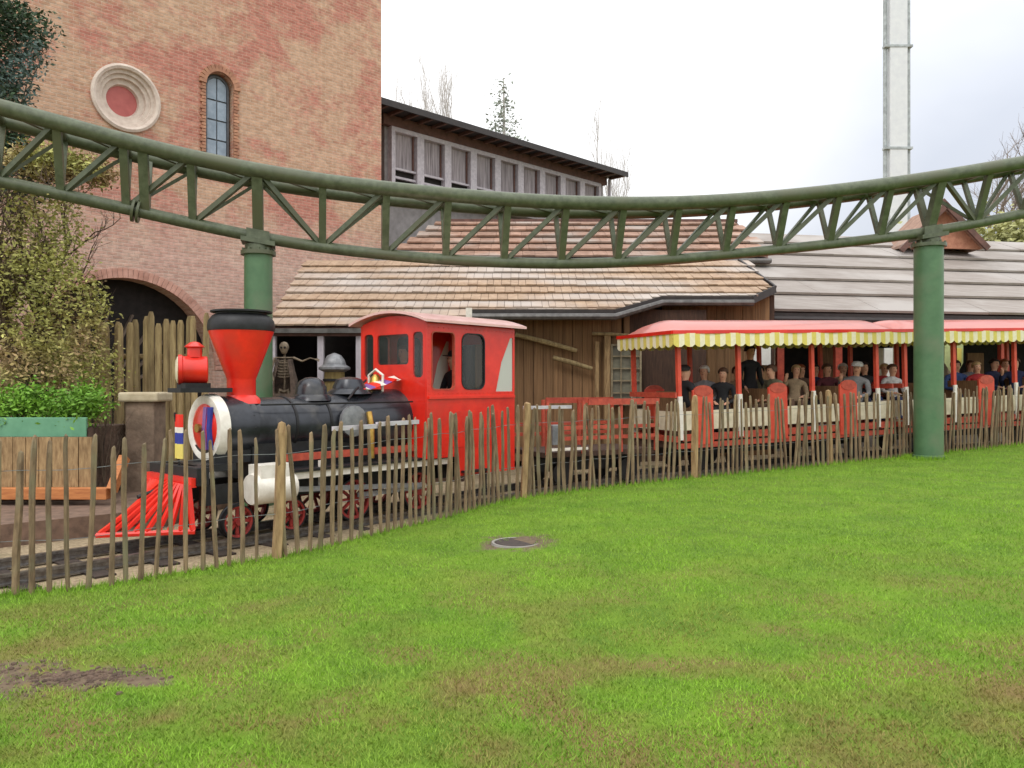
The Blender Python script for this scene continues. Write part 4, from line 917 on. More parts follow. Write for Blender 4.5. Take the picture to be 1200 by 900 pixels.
# ------------------------------------------------------------------ passenger carriages
def carriage(loc, ang, tilt, label):
    C = thing('passenger_carriage', label, 'carriage', loc, (0, -tilt, ang), group='open passenger carriages of the train')
    LEN = 5.05; HW = .75
    def cb(mb, name, m, parent=C, **kw): return mb.build(name, m, parent, world=False, **kw)
    cb(MB().box((LEN/2, 0, .5), (LEN-.1, 1.4, .1)), 'floor', m_plankd)
    cb(MB().box((LEN/2, 0, .36), (LEN-.4, .5, .18)), 'underframe', m_black)
    for s in (-1, 1):
        cb(MB().box((LEN/2, s*HW, .5), (LEN-.06, .04, .09)), 'sill_beam', m_redold)
        for x in (.1, 1.36, 3.03, 4.62):
            cb(MB().box((x, s*(HW-.02), 1.9), (.07, .07, 1.1)), 'post', m_door)
            cb(MB().box((x, s*(HW+.012), .98), (.075, .04, .75)), 'post_casing', m_white)
        for x in (.56, 2.19, 3.86):
            w = .42
            cb(MB().box((x, s*(HW+.01), .98), (w, .045, .95)), 'door_panel', m_door, bevel=.008)
            cb(MB().lathe([(0, 0), (w*.45, 0), (w*.45, .04), (0, .04)], Matrix.Translation((x, s*(HW+.02)+.02, 1.44)) @ Matrix.Rotation(R(90), 4, 'X') @ Matrix.Scale(.5, 4, (0, 1, 0)), 20), 'seat_end', m_redold)
        for x0, x1 in ((.14, .34), (.78, 1.32), (1.4, 1.97), (2.41, 2.99), (3.07, 3.64), (4.08, 4.58), (4.66, 5.0)):
            cb(MB().box(((x0+x1)/2, s*HW, .93), (x1-x0, .03, .33)), 'side_panel', m_creampaint, bevel=.005)
            cb(MB().box(((x0+x1)/2, s*HW, .64), (x1-x0, .03, .12)), 'skirt_rail', m_redold)
        cb(MB().box((LEN/2, s*(HW-.02), 2.42), (LEN-.1, .05, .07)), 'cant_rail', m_redold)
    for x in (.03, LEN-.03):
        cb(MB().box((x, -.42, .93), (.035, .62, .33)), 'end_panel', m_creampaint); cb(MB().box((x, .42, .93), (.035, .62, .33)), 'end_panel', m_creampaint)
        cb(MB().box((x, 0, 1.38), (.04, 1.5, .09)), 'end_rail', m_redold); cb(MB().box((x, 0, .62), (.04, 1.5, .1)), 'end_rail', m_redold)
    for x in (.56, 2.19, 3.86):
        b = cb(MB().box((x, 0, .88), (.8, 1.3, .05)), 'bench', m_plank)
        cb(MB().box((x, 0, 1.12), (.05, 1.3, .6)), 'backrest', m_plank, b)
    for x in (.7, 1.5, 3.5, 4.3):
        for s in (-1, 1):
            w = cb(MB().lathe([(0, -.03), (.19, -.03), (.19, .03), (0, .03)], RY(x, s*.4, .19), 20), 'wheel', m_black)
    # canopy: barrel roof with sloping ends
    HWR = .92; nx_, ny_ = 24, 14; vs = []
    for layer in (0, .03):
        for i in range(nx_+1):
            x = -.12+(LEN+.24)*i/nx_; e = min(1, min(x+.12, LEN+.12-x)/.42); e = math.sin(e*PI/2)
            for j in range(ny_+1):
                y = -HWR+2*HWR*j/ny_; vs.append((x, y, 2.46+.25*e*(1-(abs(y)/HWR)**2.2)-layer))
    m_ = ny_+1; fs = []; o2 = (nx_+1)*m_
    for i in range(nx_):
        for j in range(ny_):
            a = i*m_+j; fs += [(a, a+1, a+m_+1, a+m_), (a+o2, a+m_+o2, a+m_+1+o2, a+1+o2)]
    for j in range(ny_): fs += [(j, j+o2, j+1+o2, j+1), (nx_*m_+j, nx_*m_+j+1, nx_*m_+j+1+o2, nx_*m_+j+o2)]
    for i in range(nx_): fs += [(i*m_, (i+1)*m_, (i+1)*m_+o2, i*m_+o2), (i*m_+ny_, i*m_+ny_+o2, (i+1)*m_+ny_+o2, (i+1)*m_+ny_)]
    rf = cb(MB().add(vs, fs, 0, True), 'canopy', m_pink)
    mb = MB()
    for s in (-1, 1): mb.box((LEN/2, s*(HWR+.01), 2.45), (LEN+.26, .035, .06))
    for x in (-.13, LEN+.13): mb.box((x, 0, 2.45), (.035, 2*HWR, .06))
    cb(mb, 'canopy_edge', m_red, rf)
    # scalloped valance, alternate yellow and cream scallops
    def scallop(x0, x1, fn, name):
        me = [MB(), MB()]
        n = int(round((x1-x0)/.105))
        for k in range(n):
            a = x0+(x1-x0)*k/n; b = x0+(x1-x0)*(k+1)/n; c = (a+b)/2
            big = [(a, 2.43), (b, 2.43)]
            r = (b-a)
            phase = k % 2
            dz0 = .19+(.0 if phase == 0 else .045); dz1 = .19+(.045 if phase == 0 else .0)
            pl = [(a, 2.43), (b, 2.43), (b, 2.43-dz1), (c, 2.43-.235*.5-(dz0+dz1)/4-.0), (a, 2.43-dz0)]
            pl = [(a, 2.43), (b, 2.43), (b, 2.43-dz1), (c, 2.43-max(dz0, dz1)*.97), (a, 2.43-dz0)]
            me[(k//1) % 2].plate(pl, [], .008, fn)
        return me
    for s in (-1, 1):
        me = scallop(-.12, LEN+.12, (lambda s: (lambda a, b, dp: Vector((a, s*(HWR+.012+dp+.01*math.sin(a*7)), b))))(s), 'v')
        cb(me[0], 'valance_yellow', m_yel, rf); cb(me[1], 'valance_cream', m_cream, rf)
    for x in (-.13, LEN+.13):
        me = scallop(-HWR, HWR, (lambda x: (lambda a, b, dp: Vector((x+dp, a, b))))(x), 'v')
        cb(me[0], 'valance_yellow', m_yel, rf); cb(me[1], 'valance_cream', m_cream, rf)
    return C
CA = R(22.6)
CO = Vector((2.53, 14.56, .078))
C1 = carriage(CO, CA, math.atan(.03), 'leftmost open carriage with red canopy, in full view behind the fence')
C2 = copy_tree(C1); e = CO+Vector((math.cos(CA), math.sin(CA), .03))*5.3
C2.location = e; C2.rotation_euler = (0, -math.atan(.03), R(19.5)); C2['label'] = 'second open carriage at the right edge, partly hidden by the green column'

# ------------------------------------------------------------------ people
def person_mesh(kind):
    vs, es, rr = [], [], []
    def v(p, r): vs.append(p); rr.append(r); return len(vs)-1
    def ch(start, pts):
        p = start
        for q, r in pts: k = v(q, r); es.append((p, k)); p = k
        return p
    pel = v((0, 0, .1), (.15, .12))
    if kind == 'stand': lean = 0
    else: lean = .02
    sp1 = ch(pel, [((0, -.0-lean, .24), (.135, .1)), ((0, -lean, .38), (.16, .11))])
    chest = ch(sp1, [((0, -lean, .5), (.15, .1))])
    neck = ch(chest, [((0, .0, .585), (.055, .055)), ((0, .012, .64), (.055, .06)), ((0, .02, .70), (.078, .092)), ((0, .015, .775), (.08, .098)), ((0, .0, .835), (.06, .075))])
    for s in (-1, 1):
        sh = ch(chest, [((s*.19, -lean, .5), (.062, .062))])
        if kind == 'wave' and s > 0: arm = [((s*.27, .1, .36), (.046, .046)), ((s*.24, .26, .52), (.034, .034)), ((s*.235, .28, .57), (.03, .018))]
        elif kind == 'stand': arm = [((s*.24, .0, .22), (.046, .046)), ((s*.22, .14, .05), (.034, .034)), ((s*.21, .19, .01), (.03, .018))]
        else: arm = [((s*.25, .04, .25), (.046, .046)), ((s*.13, .25, .2), (.034, .034)), ((s*.1, .31, .19), (.03, .018))]
        hd = ch(sh, arm); hp = Vector(vs[hd]); wr = Vector(vs[hd-1]); dd = (hp-wr).normalized()
        sd_ = dd.cross(Vector((0, 0, 1))).normalized()
        for f in range(4):
            b = hp+dd*.02+sd_*(.012*(f-1.5)*1.5); ln = (.07, .08, .075, .06)[f]
            ch(hd, [(tuple(b+dd*ln*.5), (.009, .009)), (tuple(b+dd*ln+Vector((0, 0, -.015))), (.007, .007))])
        tb_ = hp-sd_*.035*s+dd*.0; ch(hd, [(tuple(tb_), (.01, .01)), (tuple(tb_+dd*.035), (.008, .008))])
        if kind == 'stand': ch(pel, [((s*.1, 0, .0), (.09, .09)), ((s*.1, .02, -.38), (.062, .062)), ((s*.1, 0, -.76), (.042, .042)), ((s*.1, .12, -.8), (.04, .03))])
        else: ch(pel, [((s*.1, .08, .06), (.09, .085)), ((s*.11, .42, .08), (.065, .065)), ((s*.11, .42, -.32), (.045, .045)), ((s*.11, .54, -.36), (.04, .03))])
    me = bpy.data.meshes.new('p'); me.from_pydata([tuple(p) for p in vs], es, []); o = bpy.data.objects.new('p', me); COL.objects.link(o)
    sk = o.modifiers.new('s', 'SKIN'); sk.use_smooth_shade = True; sk.branch_smoothing = .3
    for i, r in enumerate(rr): me.skin_vertices[0].data[i].radius = r
    me.skin_vertices[0].data[0].use_root = True
    ss = o.modifiers.new('ss', 'SUBSURF'); ss.levels = 2; ss.render_levels = 2
    dg = bpy.context.evaluated_depsgraph_get(); out = bpy.data.meshes.new_from_object(o.evaluated_get(dg)); bpy.data.objects.remove(o)
    out.materials.clear(); [out.materials.append(m_skin) for _ in range(3)]
    bm = bmesh.new(); bm.from_mesh(out)
    for v_ in bm.verts:                 # push a nose, brow and eye sockets into the face
        x, y, z = v_.co
        if y > .07 and .66 < z < .84:
            if abs(x) < .02 and .705 < z < .745: v_.co.y += .02
            elif .012 < abs(x) < .045 and .745 < z < .775: v_.co.y -= .01
    for f in bm.faces:
        c = f.calc_center_median(); hand = False
        if kind == 'wave' and c.x > .2 and c.y > .25: hand = True
        elif kind == 'stand' and abs(c.x) > .17 and c.y > .15: hand = True
        elif kind == 'sit' and c.y > .26 and c.z > .17: hand = True
        if kind == 'wave' and c.x < 0 and c.y > .26 and c.z > .17: hand = True
        f.material_index = 0 if (c.z > .59 or hand) else (2 if c.z < .12 and not hand else 1)
    bm.to_mesh(out); bm.free(); out.name = 'body_'+kind
    return out
PM = {k: person_mesh(k) for k in ('sit', 'wave', 'stand')}
def hairmesh(long):
    mb = MB(); pr = []
    n = 10
    for k in range(n+1):
        a = PI*.5*k/n; pr.append((math.cos(a)*1.0, math.sin(a)))
    vs = []; seg = 18
    for k in range(n+3):
        for j in range(seg):
            th_ = 2*PI*j/seg
            if k <= 1+1: lo = [(-.62 if long else -.34), -.2, 0][k] if math.sin(th_) < .35 else .18+.06*k; r = 1.0
            else: a = PI*.5*(k-2)/n; lo = max(math.sin(a), .22+.05*k/3 if math.sin(th_) > .35 else 0); r = math.cos(a)
            vs.append((r*math.cos(th_)*.092, r*math.sin(th_)*.108-.006, .775+lo*.09))
    fs = [(k*seg+j, k*seg+(j+1) % seg, (k+1)*seg+(j+1) % seg, (k+1)*seg+j) for k in range(n+2) for j in range(seg)]
    return mb.add(vs, fs, 0, True).mesh('hair', m_black)
HM = {False: hairmesh(False), True: hairmesh(True)}
capm = MB(); capm.lathe([(.105, .0), (.104, .05), (.075, .09), (0, .1)], Matrix.Translation((0, 0, .79)), 18); capm.box((0, .12, .8), (.14, .1, .012)); CAPM = capm.mesh('cap', m_black)
cl = {k: mat(k+' clothing', c, ns=14, rough=.85, bump=.15) for k, c in dict(black=(36, 36, 40), navy=(40, 48, 84), grey=(140, 140, 142), tan=(170, 146, 116), red=(170, 40, 44), white=(214, 212, 208), brown=(100, 76, 60), olive=(112, 108, 84), blue=(70, 96, 150), maroon=(96, 40, 48)).items()}
eye_m = mat('dark eye', (40, 30, 26), ns=4, rough=.3, bump=0)
eyeme = MB(); [eyeme.lathe([(0, .004), (.008, .002), (.009, -.004)], Matrix.Translation((s*.03, .103, .757)) @ Matrix.Rotation(R(-90), 4, 'X'), 8) for s in (-1, 1)]; eyeme.lathe([(0, .003), (.02, .001), (.022, -.004)], Matrix.Translation((0, .108, .69)) @ Matrix.Rotation(R(-90), 4, 'X') @ Matrix.Scale(.35, 4, (0, 1, 0)), 8, mi=1)
EYE = eyeme.mesh('eyes_and_mouth', [eye_m, mat('lips', (170, 90, 84), ns=4, bump=0)])
haircol = {k: mat(k+' hair', c, ns=20, rough=.7, bump=.3) for k, c in dict(dark=(40, 32, 30), brown=(94, 66, 48), blond=(196, 164, 116), white=(214, 208, 200), ginger=(150, 84, 50)).items()}
def person(kind, loc, rz, top, leg, hair, label, long=False, cap=None, sc=1.0, group='passengers riding in the carriages', cat='person'):
    o = bpy.data.objects.new('person', PM[kind]); COL.objects.link(o); o.location = loc; rp_ = random.Random(label); o.rotation_euler = (rp_.uniform(-.1, .12), rp_.uniform(-.1, .1), rz) if kind != 'stand' else (0, 0, rz); o.scale = (sc*rp_.uniform(.95, 1.08), sc*rp_.uniform(.95, 1.08), sc)
    for i, m in ((1, cl[top]), (2, cl[leg])): o.material_slots[i].link = 'OBJECT'; o.material_slots[i].material = m
    tag(o, label, cat, group)
    h = inst('cap' if cap else 'hair', CAPM if cap else HM[long], o, (0, 0, -.02) if not cap else (0, 0, 0), scale=(1.12, 1.08, 1.04) if not cap else (1, 1, 1)); h.material_slots[0].link = 'OBJECT'; h.material_slots[0].material = cl[cap] if cap else haircol[hair]
    inst('face_features', EYE, o, (0, 0, 0))
    return o
def in_car(C, x, y): return parent_world(C) @ Vector((x, y, .86))
def px_in_car(C, px, y):
    # place along the carriage so the passenger sits where the photograph has one
    best = None
    for k in range(0, 640):
        p = in_car(C, k/100, y); q = 600+F*p.x/p.y
        if best is None or abs(q-px) < best[0]: best = (abs(q-px), k/100)
    return in_car(C, best[1], y)
ppl = [
 (C1, 806, -.30, 'sit', 'black', 'black', 'dark', 'passenger in black with dark hair, at the left end of the first carriage', False, None, 1.0, -70),
 (C1, 826, .05, 'sit', 'grey', 'navy', 'white', 'white haired passenger in grey beside the dark haired one at the left end', True, None, .98, 150),
 (C1, 846, -.30, 'sit', 'black', 'black', 'brown', 'brown haired passenger in black just left of the second red post', False, None, .92, 160),
 (C1, 879, .25, 'stand', 'black', 'black', 'dark', 'tall passenger in black standing just right of the second red post', False, None, 1.0, 200),
 (C1, 908, -.35, 'sit', 'olive', 'brown', 'brown', 'passenger in olive coat sitting above the second red door', True, None, .96, 120),
 (C1, 930, -.1, 'wave', 'tan', 'brown', 'blond', 'blond passenger in tan jacket left of the third red post', True, None, .95, 170),
 (C1, 942, .35, 'sit', 'brown', 'black', 'ginger', 'ginger passenger in brown behind the blond one', False, None, .95, 190),
 (C1, 972, .1, 'sit', 'maroon', 'black', 'brown', 'passenger in maroon between the third and fourth red posts', False, None, .95, 185),
 (C1, 1001, -.32, 'wave', 'grey', 'black', 'white', 'passenger in grey with white cap above the third red door', False, 'white', .97, 150),
 (C1, 1016, .0, 'sit', 'black', 'navy', 'dark', 'passenger in black close beside the white capped one', False, None, .97, 175),
 (C1, 1046, -.3, 'sit', 'white', 'navy', 'brown', 'passenger in white behind the fourth red post', False, None, .9, 190),
 (C1, 866, .5, 'sit', 'tan', 'brown', 'brown', 'brown haired passenger in tan in the far row by the second red post', True, None, .95, 180),
 (C1, 893, .5, 'sit', 'olive', 'brown', 'dark', 'dark haired passenger in olive in the far row right of the tall standing one', False, None, .95, 170),
 (C1, 957, .45, 'sit', 'navy', 'navy', 'dark', 'passenger in navy behind the third red post', True, None, .95, 190),
 (C1, 988, .5, 'sit', 'tan', 'brown', 'white', 'white haired passenger in tan in the far row above the third red door', True, None, .95, 170),
 (C1, 1033, .5, 'sit', 'red', 'black', 'blond', 'blond passenger in red in the far row by the fourth red post', True, None, .92, 175),
 (C2, 1136, .5, 'sit', 'grey', 'black', 'brown', 'passenger in grey in the far row by the post right of the green column', True, None, .95, 180),
 (C2, 1178, .5, 'sit', 'brown', 'black', 'ginger', 'ginger passenger in brown in the far row of the second carriage', True, None, .95, 180),
 (C2, 1122, .1, 'sit', 'blue', 'navy', 'dark', 'passenger in blue just right of the green column', True, None, .95, 175),
 (C2, 1148, -.3, 'sit', 'red', 'black', 'blond', 'passenger in red behind the post right of the green column', True, None, .9, 170),
 (C2, 1163, .2, 'sit', 'navy', 'black', 'dark', 'passenger in navy in the second carriage, second from the right edge', False, None, .97, 200),
 (C2, 1191, -.2, 'wave', 'navy', 'black', 'brown', 'passenger in navy at the far right edge of the photo', False, None, .97, 150),
]
for (C, px, y, kd, top, leg, hair, lab, lg_, cap, sc, rz) in ppl:
    p = px_in_car(C, px, y)
    if kd == 'stand': p = p+Vector((0, 0, .52))
    else: p = p+Vector((0, 0, .17))
    person(kd, p, R(rz), top, leg, hair, lab, lg_, cap, sc)
M_ = parent_world(L)
person('sit', M_ @ Vector((-.12, -.1, 1.35)), R(130), 'black', 'black', 'dark', 'train driver in black sitting in the cab behind the rear side window', cap='black', group='train crew')
person('stand', M_ @ Vector((-.72, .3, 1.5)), R(150), 'olive', 'brown', 'brown', 'crew member in olive standing behind the front cab window', group='train crew', sc=.92)
o = MB().box((-.12, -.1, 1.1), (.4, .5, .62)).build('driver_seat', m_dark, L, world=False)

# ------------------------------------------------------------------ things under the shed roof
sk = thing('skeleton_figure', 'pale skeleton figure in ragged coat reaching one arm out in the dark shed', 'figure', tuple(at(333, 0, 15.4).xy)+(.62,), (0, 0, R(180)))
px_ = 0
def kb(mb, n, m): return mb.build(n, m, sk, world=False)
HZ = 1.72
mb = MB(); mb.lathe([(0, .115), (.05, .1), (.085, .05), (.09, .0), (.07, -.05), (.05, -.1), (.03, -.12), (0, -.12)], Matrix.Translation((0, 0, HZ)), 16)
s_ = kb(mb, 'skull', m_bone)
for s in (-1, 1): MB().lathe([(0, .01), (.02, .008), (.024, -.01)], Matrix.Translation((s*.032, .082, HZ)) @ Matrix.Rotation(R(-90), 4, 'X'), 10).build('eye_socket', m_dark, s_, world=False)
mb = MB(); mb.tube([(0, -.03, .9), (0, -.05, 1.2), (0, -.03, 1.6)], .02, 8)
for k in range(6):
    z = 1.18+k*.055; r = .12+.01*math.sin(k)
    mb.tube([(r*math.cos(a), .09*math.sin(a)-.0, z-.02*math.sin(a)) for a in [PI*2*j/14-.9*0 for j in range(15)]], .009, 5)
mb.tube([(-.17, 0, 1.53), (.17, 0, 1.53)], .015, 6); mb.tube([(-.1, 0, .92), (0, -.02, .88), (.1, 0, .92)], .03, 6)
kb(mb, 'ribcage', m_bone)
kb(MB().tube([(-.18, 0, 1.53), (-.36, .05, 1.46), (-.52, .1, 1.52), (-.6, .12, 1.5)], [.024, .018, .014, .012], 7), 'arm', m_bone)
kb(MB().tube([(.18, 0, 1.53), (.23, .03, 1.28), (.16, .14, 1.08)], [.024, .018, .014], 7), 'arm', m_bone)
for k in range(4): kb(MB().tube([(-.6, .12, 1.5), (-.66, .11+.015*k, 1.51-.012*k), (-.7, .12+.015*k, 1.485-.012*k)], .006, 5), 'finger', m_bone)
for s in (-1, 1): kb(MB().tube([(s*.09, 0, .9), (s*.1, .04, .48), (s*.1, 0, .05)], [.028, .02, .016], 7), 'leg', m_bone)
mb = MB(); vs = []; n = 20
for k in range(7):
    z = 1.5-.13*k; r = .16+.02*k
    for j in range(n):
        a = 2*PI*j/n; q = 1+.12*math.sin(5*a+k); dz_ = (.08*math.sin(7*a) if k == 6 else 0)
        vs.append((r*q*math.cos(a), r*.75*q*math.sin(a)-.03, z+dz_))
fs = [(k*n+j, k*n+(j+1) % n, (k+1)*n+(j+1) % n, (k+1)*n+j) for k in range(6) for j in range(n) if not (3 <= j <= 6 and k < 5)]
kb(mb.add(vs, fs, 0, True), 'ragged_coat', mat('ragged grey coat', (112, 96, 84), (60, 52, 48), ns=7, rough=.95, bump=.6))
kt = thing('domed_cask', 'grey domed metal lid on a round wooden cask under the shed roof', 'cask', tuple(at(392, 0, 15.6).xy)+(.6,))
kt_b = MB(); kt_b.lathe([(0, .0), (.17, 0), (.21, .4), (.21, .7), (.19, 1.28), (0, 1.28)], seg=20); kt_b.build('cask', mat('cask wood', (140, 124, 74), (110, 94, 58), ns=8, sc=(4, 4, .5), rough=.8, bump=.3), kt, world=False)
MB().lathe([(.2, 1.28), (.3, 1.33), (.3, 1.37), (.22, 1.42), (.2, 1.5), (.13, 1.6), (.04, 1.64), (0, 1.65)], seg=24).build('lid', m_grey, kt, world=False)
mb = MB(); [mb.lathe([(.212, z), (.22, z), (.22, z+.05), (.212, z+.05)], seg=20) for z in (.35, .8, 1.1)]; mb.build('hoop', m_black, kt, world=False)

bn_ = thing('shield_banner', 'pale green and white pointed banner hanging just right of the green column', 'banner', tuple(at(1118, 0, 19.2).xy)+(1.9,))
p = at(1118, 0, 19.2)
MB().plate([(p.x-.22, 2.62), (p.x+.22, 2.62), (p.x+.22, 2.15), (p.x, 1.78), (p.x-.22, 2.15)], [], .015, lambda a, b, dp: Vector((a, 19.2+dp+.02*math.sin(b*6), b))).build('cloth', m_banner, bn_)
MB().plate([(p.x+.02, 2.5), (p.x+.18, 2.5), (p.x+.17, 2.15), (p.x+.02, 1.95)], [], .006, lambda a, b, dp: Vector((a, 19.19+dp+.02*math.sin(b*6)-.008, b))).build('yellow_field', m_yel, bn_)
MB().tube([(p.x-.25, 19.2, 2.64), (p.x+.25, 19.2, 2.64)], .015, 6).build('hanging_rod', m_black, bn_)
# things seen past the passengers
for px, y0, y1, mm, lab, w in ((893, 392, 428, m_paper, 'white notice board on the station wall left of the third red post', .38), (1041, 408, 445, m_paper, 'narrow white notice on the station post left of the green column', .2)):
    q = at(px, y0, 18.0 if px < 900 else 19.0); q2 = at(px, y1, q.y)
    o = MB().box(((q.x), q.y, (q.z+q2.z)/2), (w, .04, q.z-q2.z)).build('notice_board', mm, bevel=.005); tag(o, lab, 'notice board')

# ------------------------------------------------------------------ left side: pillar, palisade, planter
P_ = at(171, 0, 12.0)
pl = thing('gate_pillar', 'squat brown stone pillar with pale capstone behind the cowcatcher', 'pillar', (P_.x, 12.0, -.2))
MB().box((0, 0, .8), (.42, .42, 1.6)).build('shaft', m_stone, pl, world=False, bevel=.02)
MB().box((0, 0, 1.66), (.58, .55, .14)).build('capstone', m_cap, pl, world=False, bevel=.03)
pal = thing('log_palisade', 'tall palisade of upright round logs in front of the tower gate', 'fence', (-6, 13.2, -.2))
lm = [MB().tube([(0, 0, 0), (.01*k, 0, 1.4), (0, .01*k, 2.78), (0, .01*k, 2.86)], [.062, .058, .052, .03], 7).mesh('log', m_log) for k in (-1, 0, 1)]
x = at(-60, 0, 13).x
while x < at(244, 0, 13.3).x:
    inst('log', random.choice(lm), pal, (x+6, random.uniform(-.03, .03)+.05*math.sin(x), 0), (random.gauss(0, .012), random.gauss(0, .012), random.uniform(0, 6)), (random.uniform(.85, 1.15), 1, random.uniform(.98, 1.06)))
    x += random.uniform(.1, .135)
for z in (.8, 2.1): MB().tube([(at(-60, 0, 13).x, 13.3, z), (at(240, 0, 13.3).x, 13.3, z)], .045, 7).build('back_rail', m_log, pal)
# planter
PX0, PX1 = at(-200, 0, 10.7).x, at(108, 0, 10.7).x
pt_ = thing('raised_planter', 'raised planting bed with upright plank side and orange kerb beam, far left', 'planter', (-6.4, 10.7, -.1))
planks(pt_, PX0, PX1, 10.7, 10.7, .2, .95, m_post, .17)
MB().box(((PX0+PX1)/2, 10.76, .55), (PX1-PX0, .04, .8)).build('backing_board', m_dark, pt_)
MB().box(((PX0+PX1)/2+.12, 10.6, .22), (PX1-PX0+.3, .14, .15)).build('kerb_beam', m_orange, pt_, bevel=.01)
a = at(131, 575, 10.6); b = at(146, 536, 10.9); MB().bar(a, b, .1, .12).build('end_brace', m_orange, pt_)
MB().box(((PX0+PX1)/2-.1, 10.95, 1.05), (PX1-PX0-.2, .05, .3)).build('green_liner', m_mint, pt_, bevel=.01)
MB().box(((PX0+PX1)/2-.1, 11.6, .6), (PX1-PX0-.2, 1.3, .9)).build('soil_fill', m_soil, pt_)
# boarded terrace in front of the planter
q0 = Vector((-13, 5.6, 0)); 
o = MB().add([(-14, 8.3, .06), (-6.0, 8.95, .06), (-4.5, 10.3, .06), (-4.2, 12.6, .1), (-14, 12.6, .1), (-14, 8.3, -.25), (-6.0, 8.95, -.25), (-4.5, 10.3, -.25), (-4.2, 12.6, -.25)], [(0, 1, 2, 3, 4), (5, 6, 1, 0), (6, 7, 2, 1), (7, 8, 3, 2)]).build('terrace', mat('brown trodden terrace', (128, 104, 88), (96, 78, 66), ns=7, rough=.95, bump=.4)); o['kind'] = 'structure'

# ------------------------------------------------------------------ plants
def leaves(n, blobs, size, m, parent, name='crown', droop=0., seed=1, long=1.6, gap=.35):
    # leaf-shaped faces spread through overlapping clumps; numpy for speed
    rg = np.random.default_rng(seed); bl = np.array(blobs, float); wgt = bl[:, 3]*bl[:, 4]*bl[:, 5]; wgt /= wgt.sum()
    idx = rg.choice(len(bl), n, p=wgt); u = rg.normal(size=(n, 3)); u /= np.linalg.norm(u, axis=1)[:, None]
    rad = rg.random(n)**.45; c = bl[idx, :3]+u*rad[:, None]*bl[idx, 3:6]
    # clump: pull leaves to twig points
    tw = c+0; k = max(20, n//28); tp = c[rg.integers(0, n, k)]
    near_ = rg.integers(0, k, n)
    pull = rg.random(n) < .75; c[pull] = tp[near_[pull]]+rg.normal(size=(pull.sum(), 3))*size*2.2
    if droop: c[:, 2] -= np.abs(rg.normal(size=n))*droop
    a = rg.normal(size=(n, 3)); a[:, 2] *= .6; a /= np.linalg.norm(a, axis=1)[:, None]; b = np.cross(a, rg.normal(size=(n, 3))); b /= np.linalg.norm(b, axis=1)[:, None]
    s = size*(.5+rg.random(n))[:, None]
    Pq = np.stack([c-a*s*long*.5, c+b*s*.35, c+a*s*long*.5, c-b*s*.35], 1)
    me = bpy.data.meshes.new(name); me.vertices.add(n*4); me.vertices.foreach_set('co', (Pq-np.array(parent_world(parent).translation)).ravel())
    me.loops.add(n*4); me.loops.foreach_set('vertex_index', np.arange(n*4, dtype=np.int32)); me.polygons.add(n)
    me.polygons.foreach_set('loop_start', np.arange(0, n*4, 4, dtype=np.int32)); me.polygons.foreach_set('loop_total', np.full(n, 4, dtype=np.int32)); me.update(); me.validate()
    me.materials.append(m); o = bpy.data.objects.new(name, me); COL.objects.link(o); o.parent = parent; return o
def branches(mb, p, d, L_, r, depth, rg, spread=.5, up=.15, kids=(2, 3), seg=5):
    pts = [p]; q = p.copy(); dd = d.copy()
    for k in range(3):
        dd = (dd+Vector((rg.gauss(0, .1), rg.gauss(0, .1), rg.gauss(0, .06)+up*.3))).normalized(); q = q+dd*L_/3; pts.append(q.copy())
    mb.tube(pts, [r, r*.85, r*.72, r*.55], seg, caps=False)
    if depth > 0:
        for k in range(rg.randint(*kids)+1):
            f = rg.uniform(.35, 1) if k else 1; s = pts[min(3, int(f*3))]
            nd = (dd+Vector((rg.gauss(0, spread), rg.gauss(0, spread), rg.gauss(0, spread*.6)+up))).normalized()
            branches(mb, s.copy(), nd, L_*rg.uniform(.55, .8), r*.55, depth-1, rg, spread, up, kids, max(3, seg-1))
def tree(name, label, cat, base, h, r, m, depth=4, spread=.45, up=.2, seed=1, group=None, trunkL=.35, kids=(2, 3)):
    t = thing(name, label, cat, base, group=group); rg = random.Random(seed); mb = MB(); b = Vector(base)
    mb.tube([b+Vector((0, 0, -.3)), b+Vector((.05, 0, h*trunkL*.5)), b+Vector((0, .05, h*trunkL))], [r*1.2, r, r*.85], 8)
    mb.build('trunk', m, t)
    mb = MB()
    for k in range(3): branches(mb, b+Vector((0, .05, h*trunkL*(1-.12*k))), Vector((rg.gauss(0, .3), rg.gauss(0, .3), 1)).normalized(), h*(1-trunkL)*.42, r*.6, depth, rg, spread, up, kids)
    mb.build('limbs', m, t); return t
# olive shrub-tree on the left
def B_(px, py, Y, rx, ry, rz): p = at(px, py, Y); return (p.x, p.y, p.z, rx, ry, rz)
T1 = tree('olive_tree', 'large loose olive green tree with drooping twigs at the left edge', 'tree', (at(40, 0, 12.2).x, 12.2, -.1), 5.0, .12, m_bark, 5, seed=4, spread=.6)
leaves(17500, [B_(20, 300, 12, .9, .8, .7), B_(70, 330, 11.9, .55, .6, .6), B_(-50, 330, 12, 1.0, .9, 1.0), B_(60, 400, 11.9, .7, .6, .6), B_(10, 420, 11.7, .9, .6, .5), B_(95, 420, 12, .45, .5, .7), B_(30, 240, 12, .6, .6, .35), B_(125, 440, 12.3, .3, .4, .5), B_(70, 250, 12, .4, .5, .4), B_(110, 360, 12.1, .3, .4, .5)], .042, m_leafolive, T1, seed=2, droop=.12)
T2 = tree('evergreen_tree', 'dark bluish evergreen tree rising in the top left corner', 'tree', (at(-50, 0, 14.2).x, 14.2, -.1), 8.2, .18, m_bark, 3, seed=9, spread=.4, trunkL=.45)
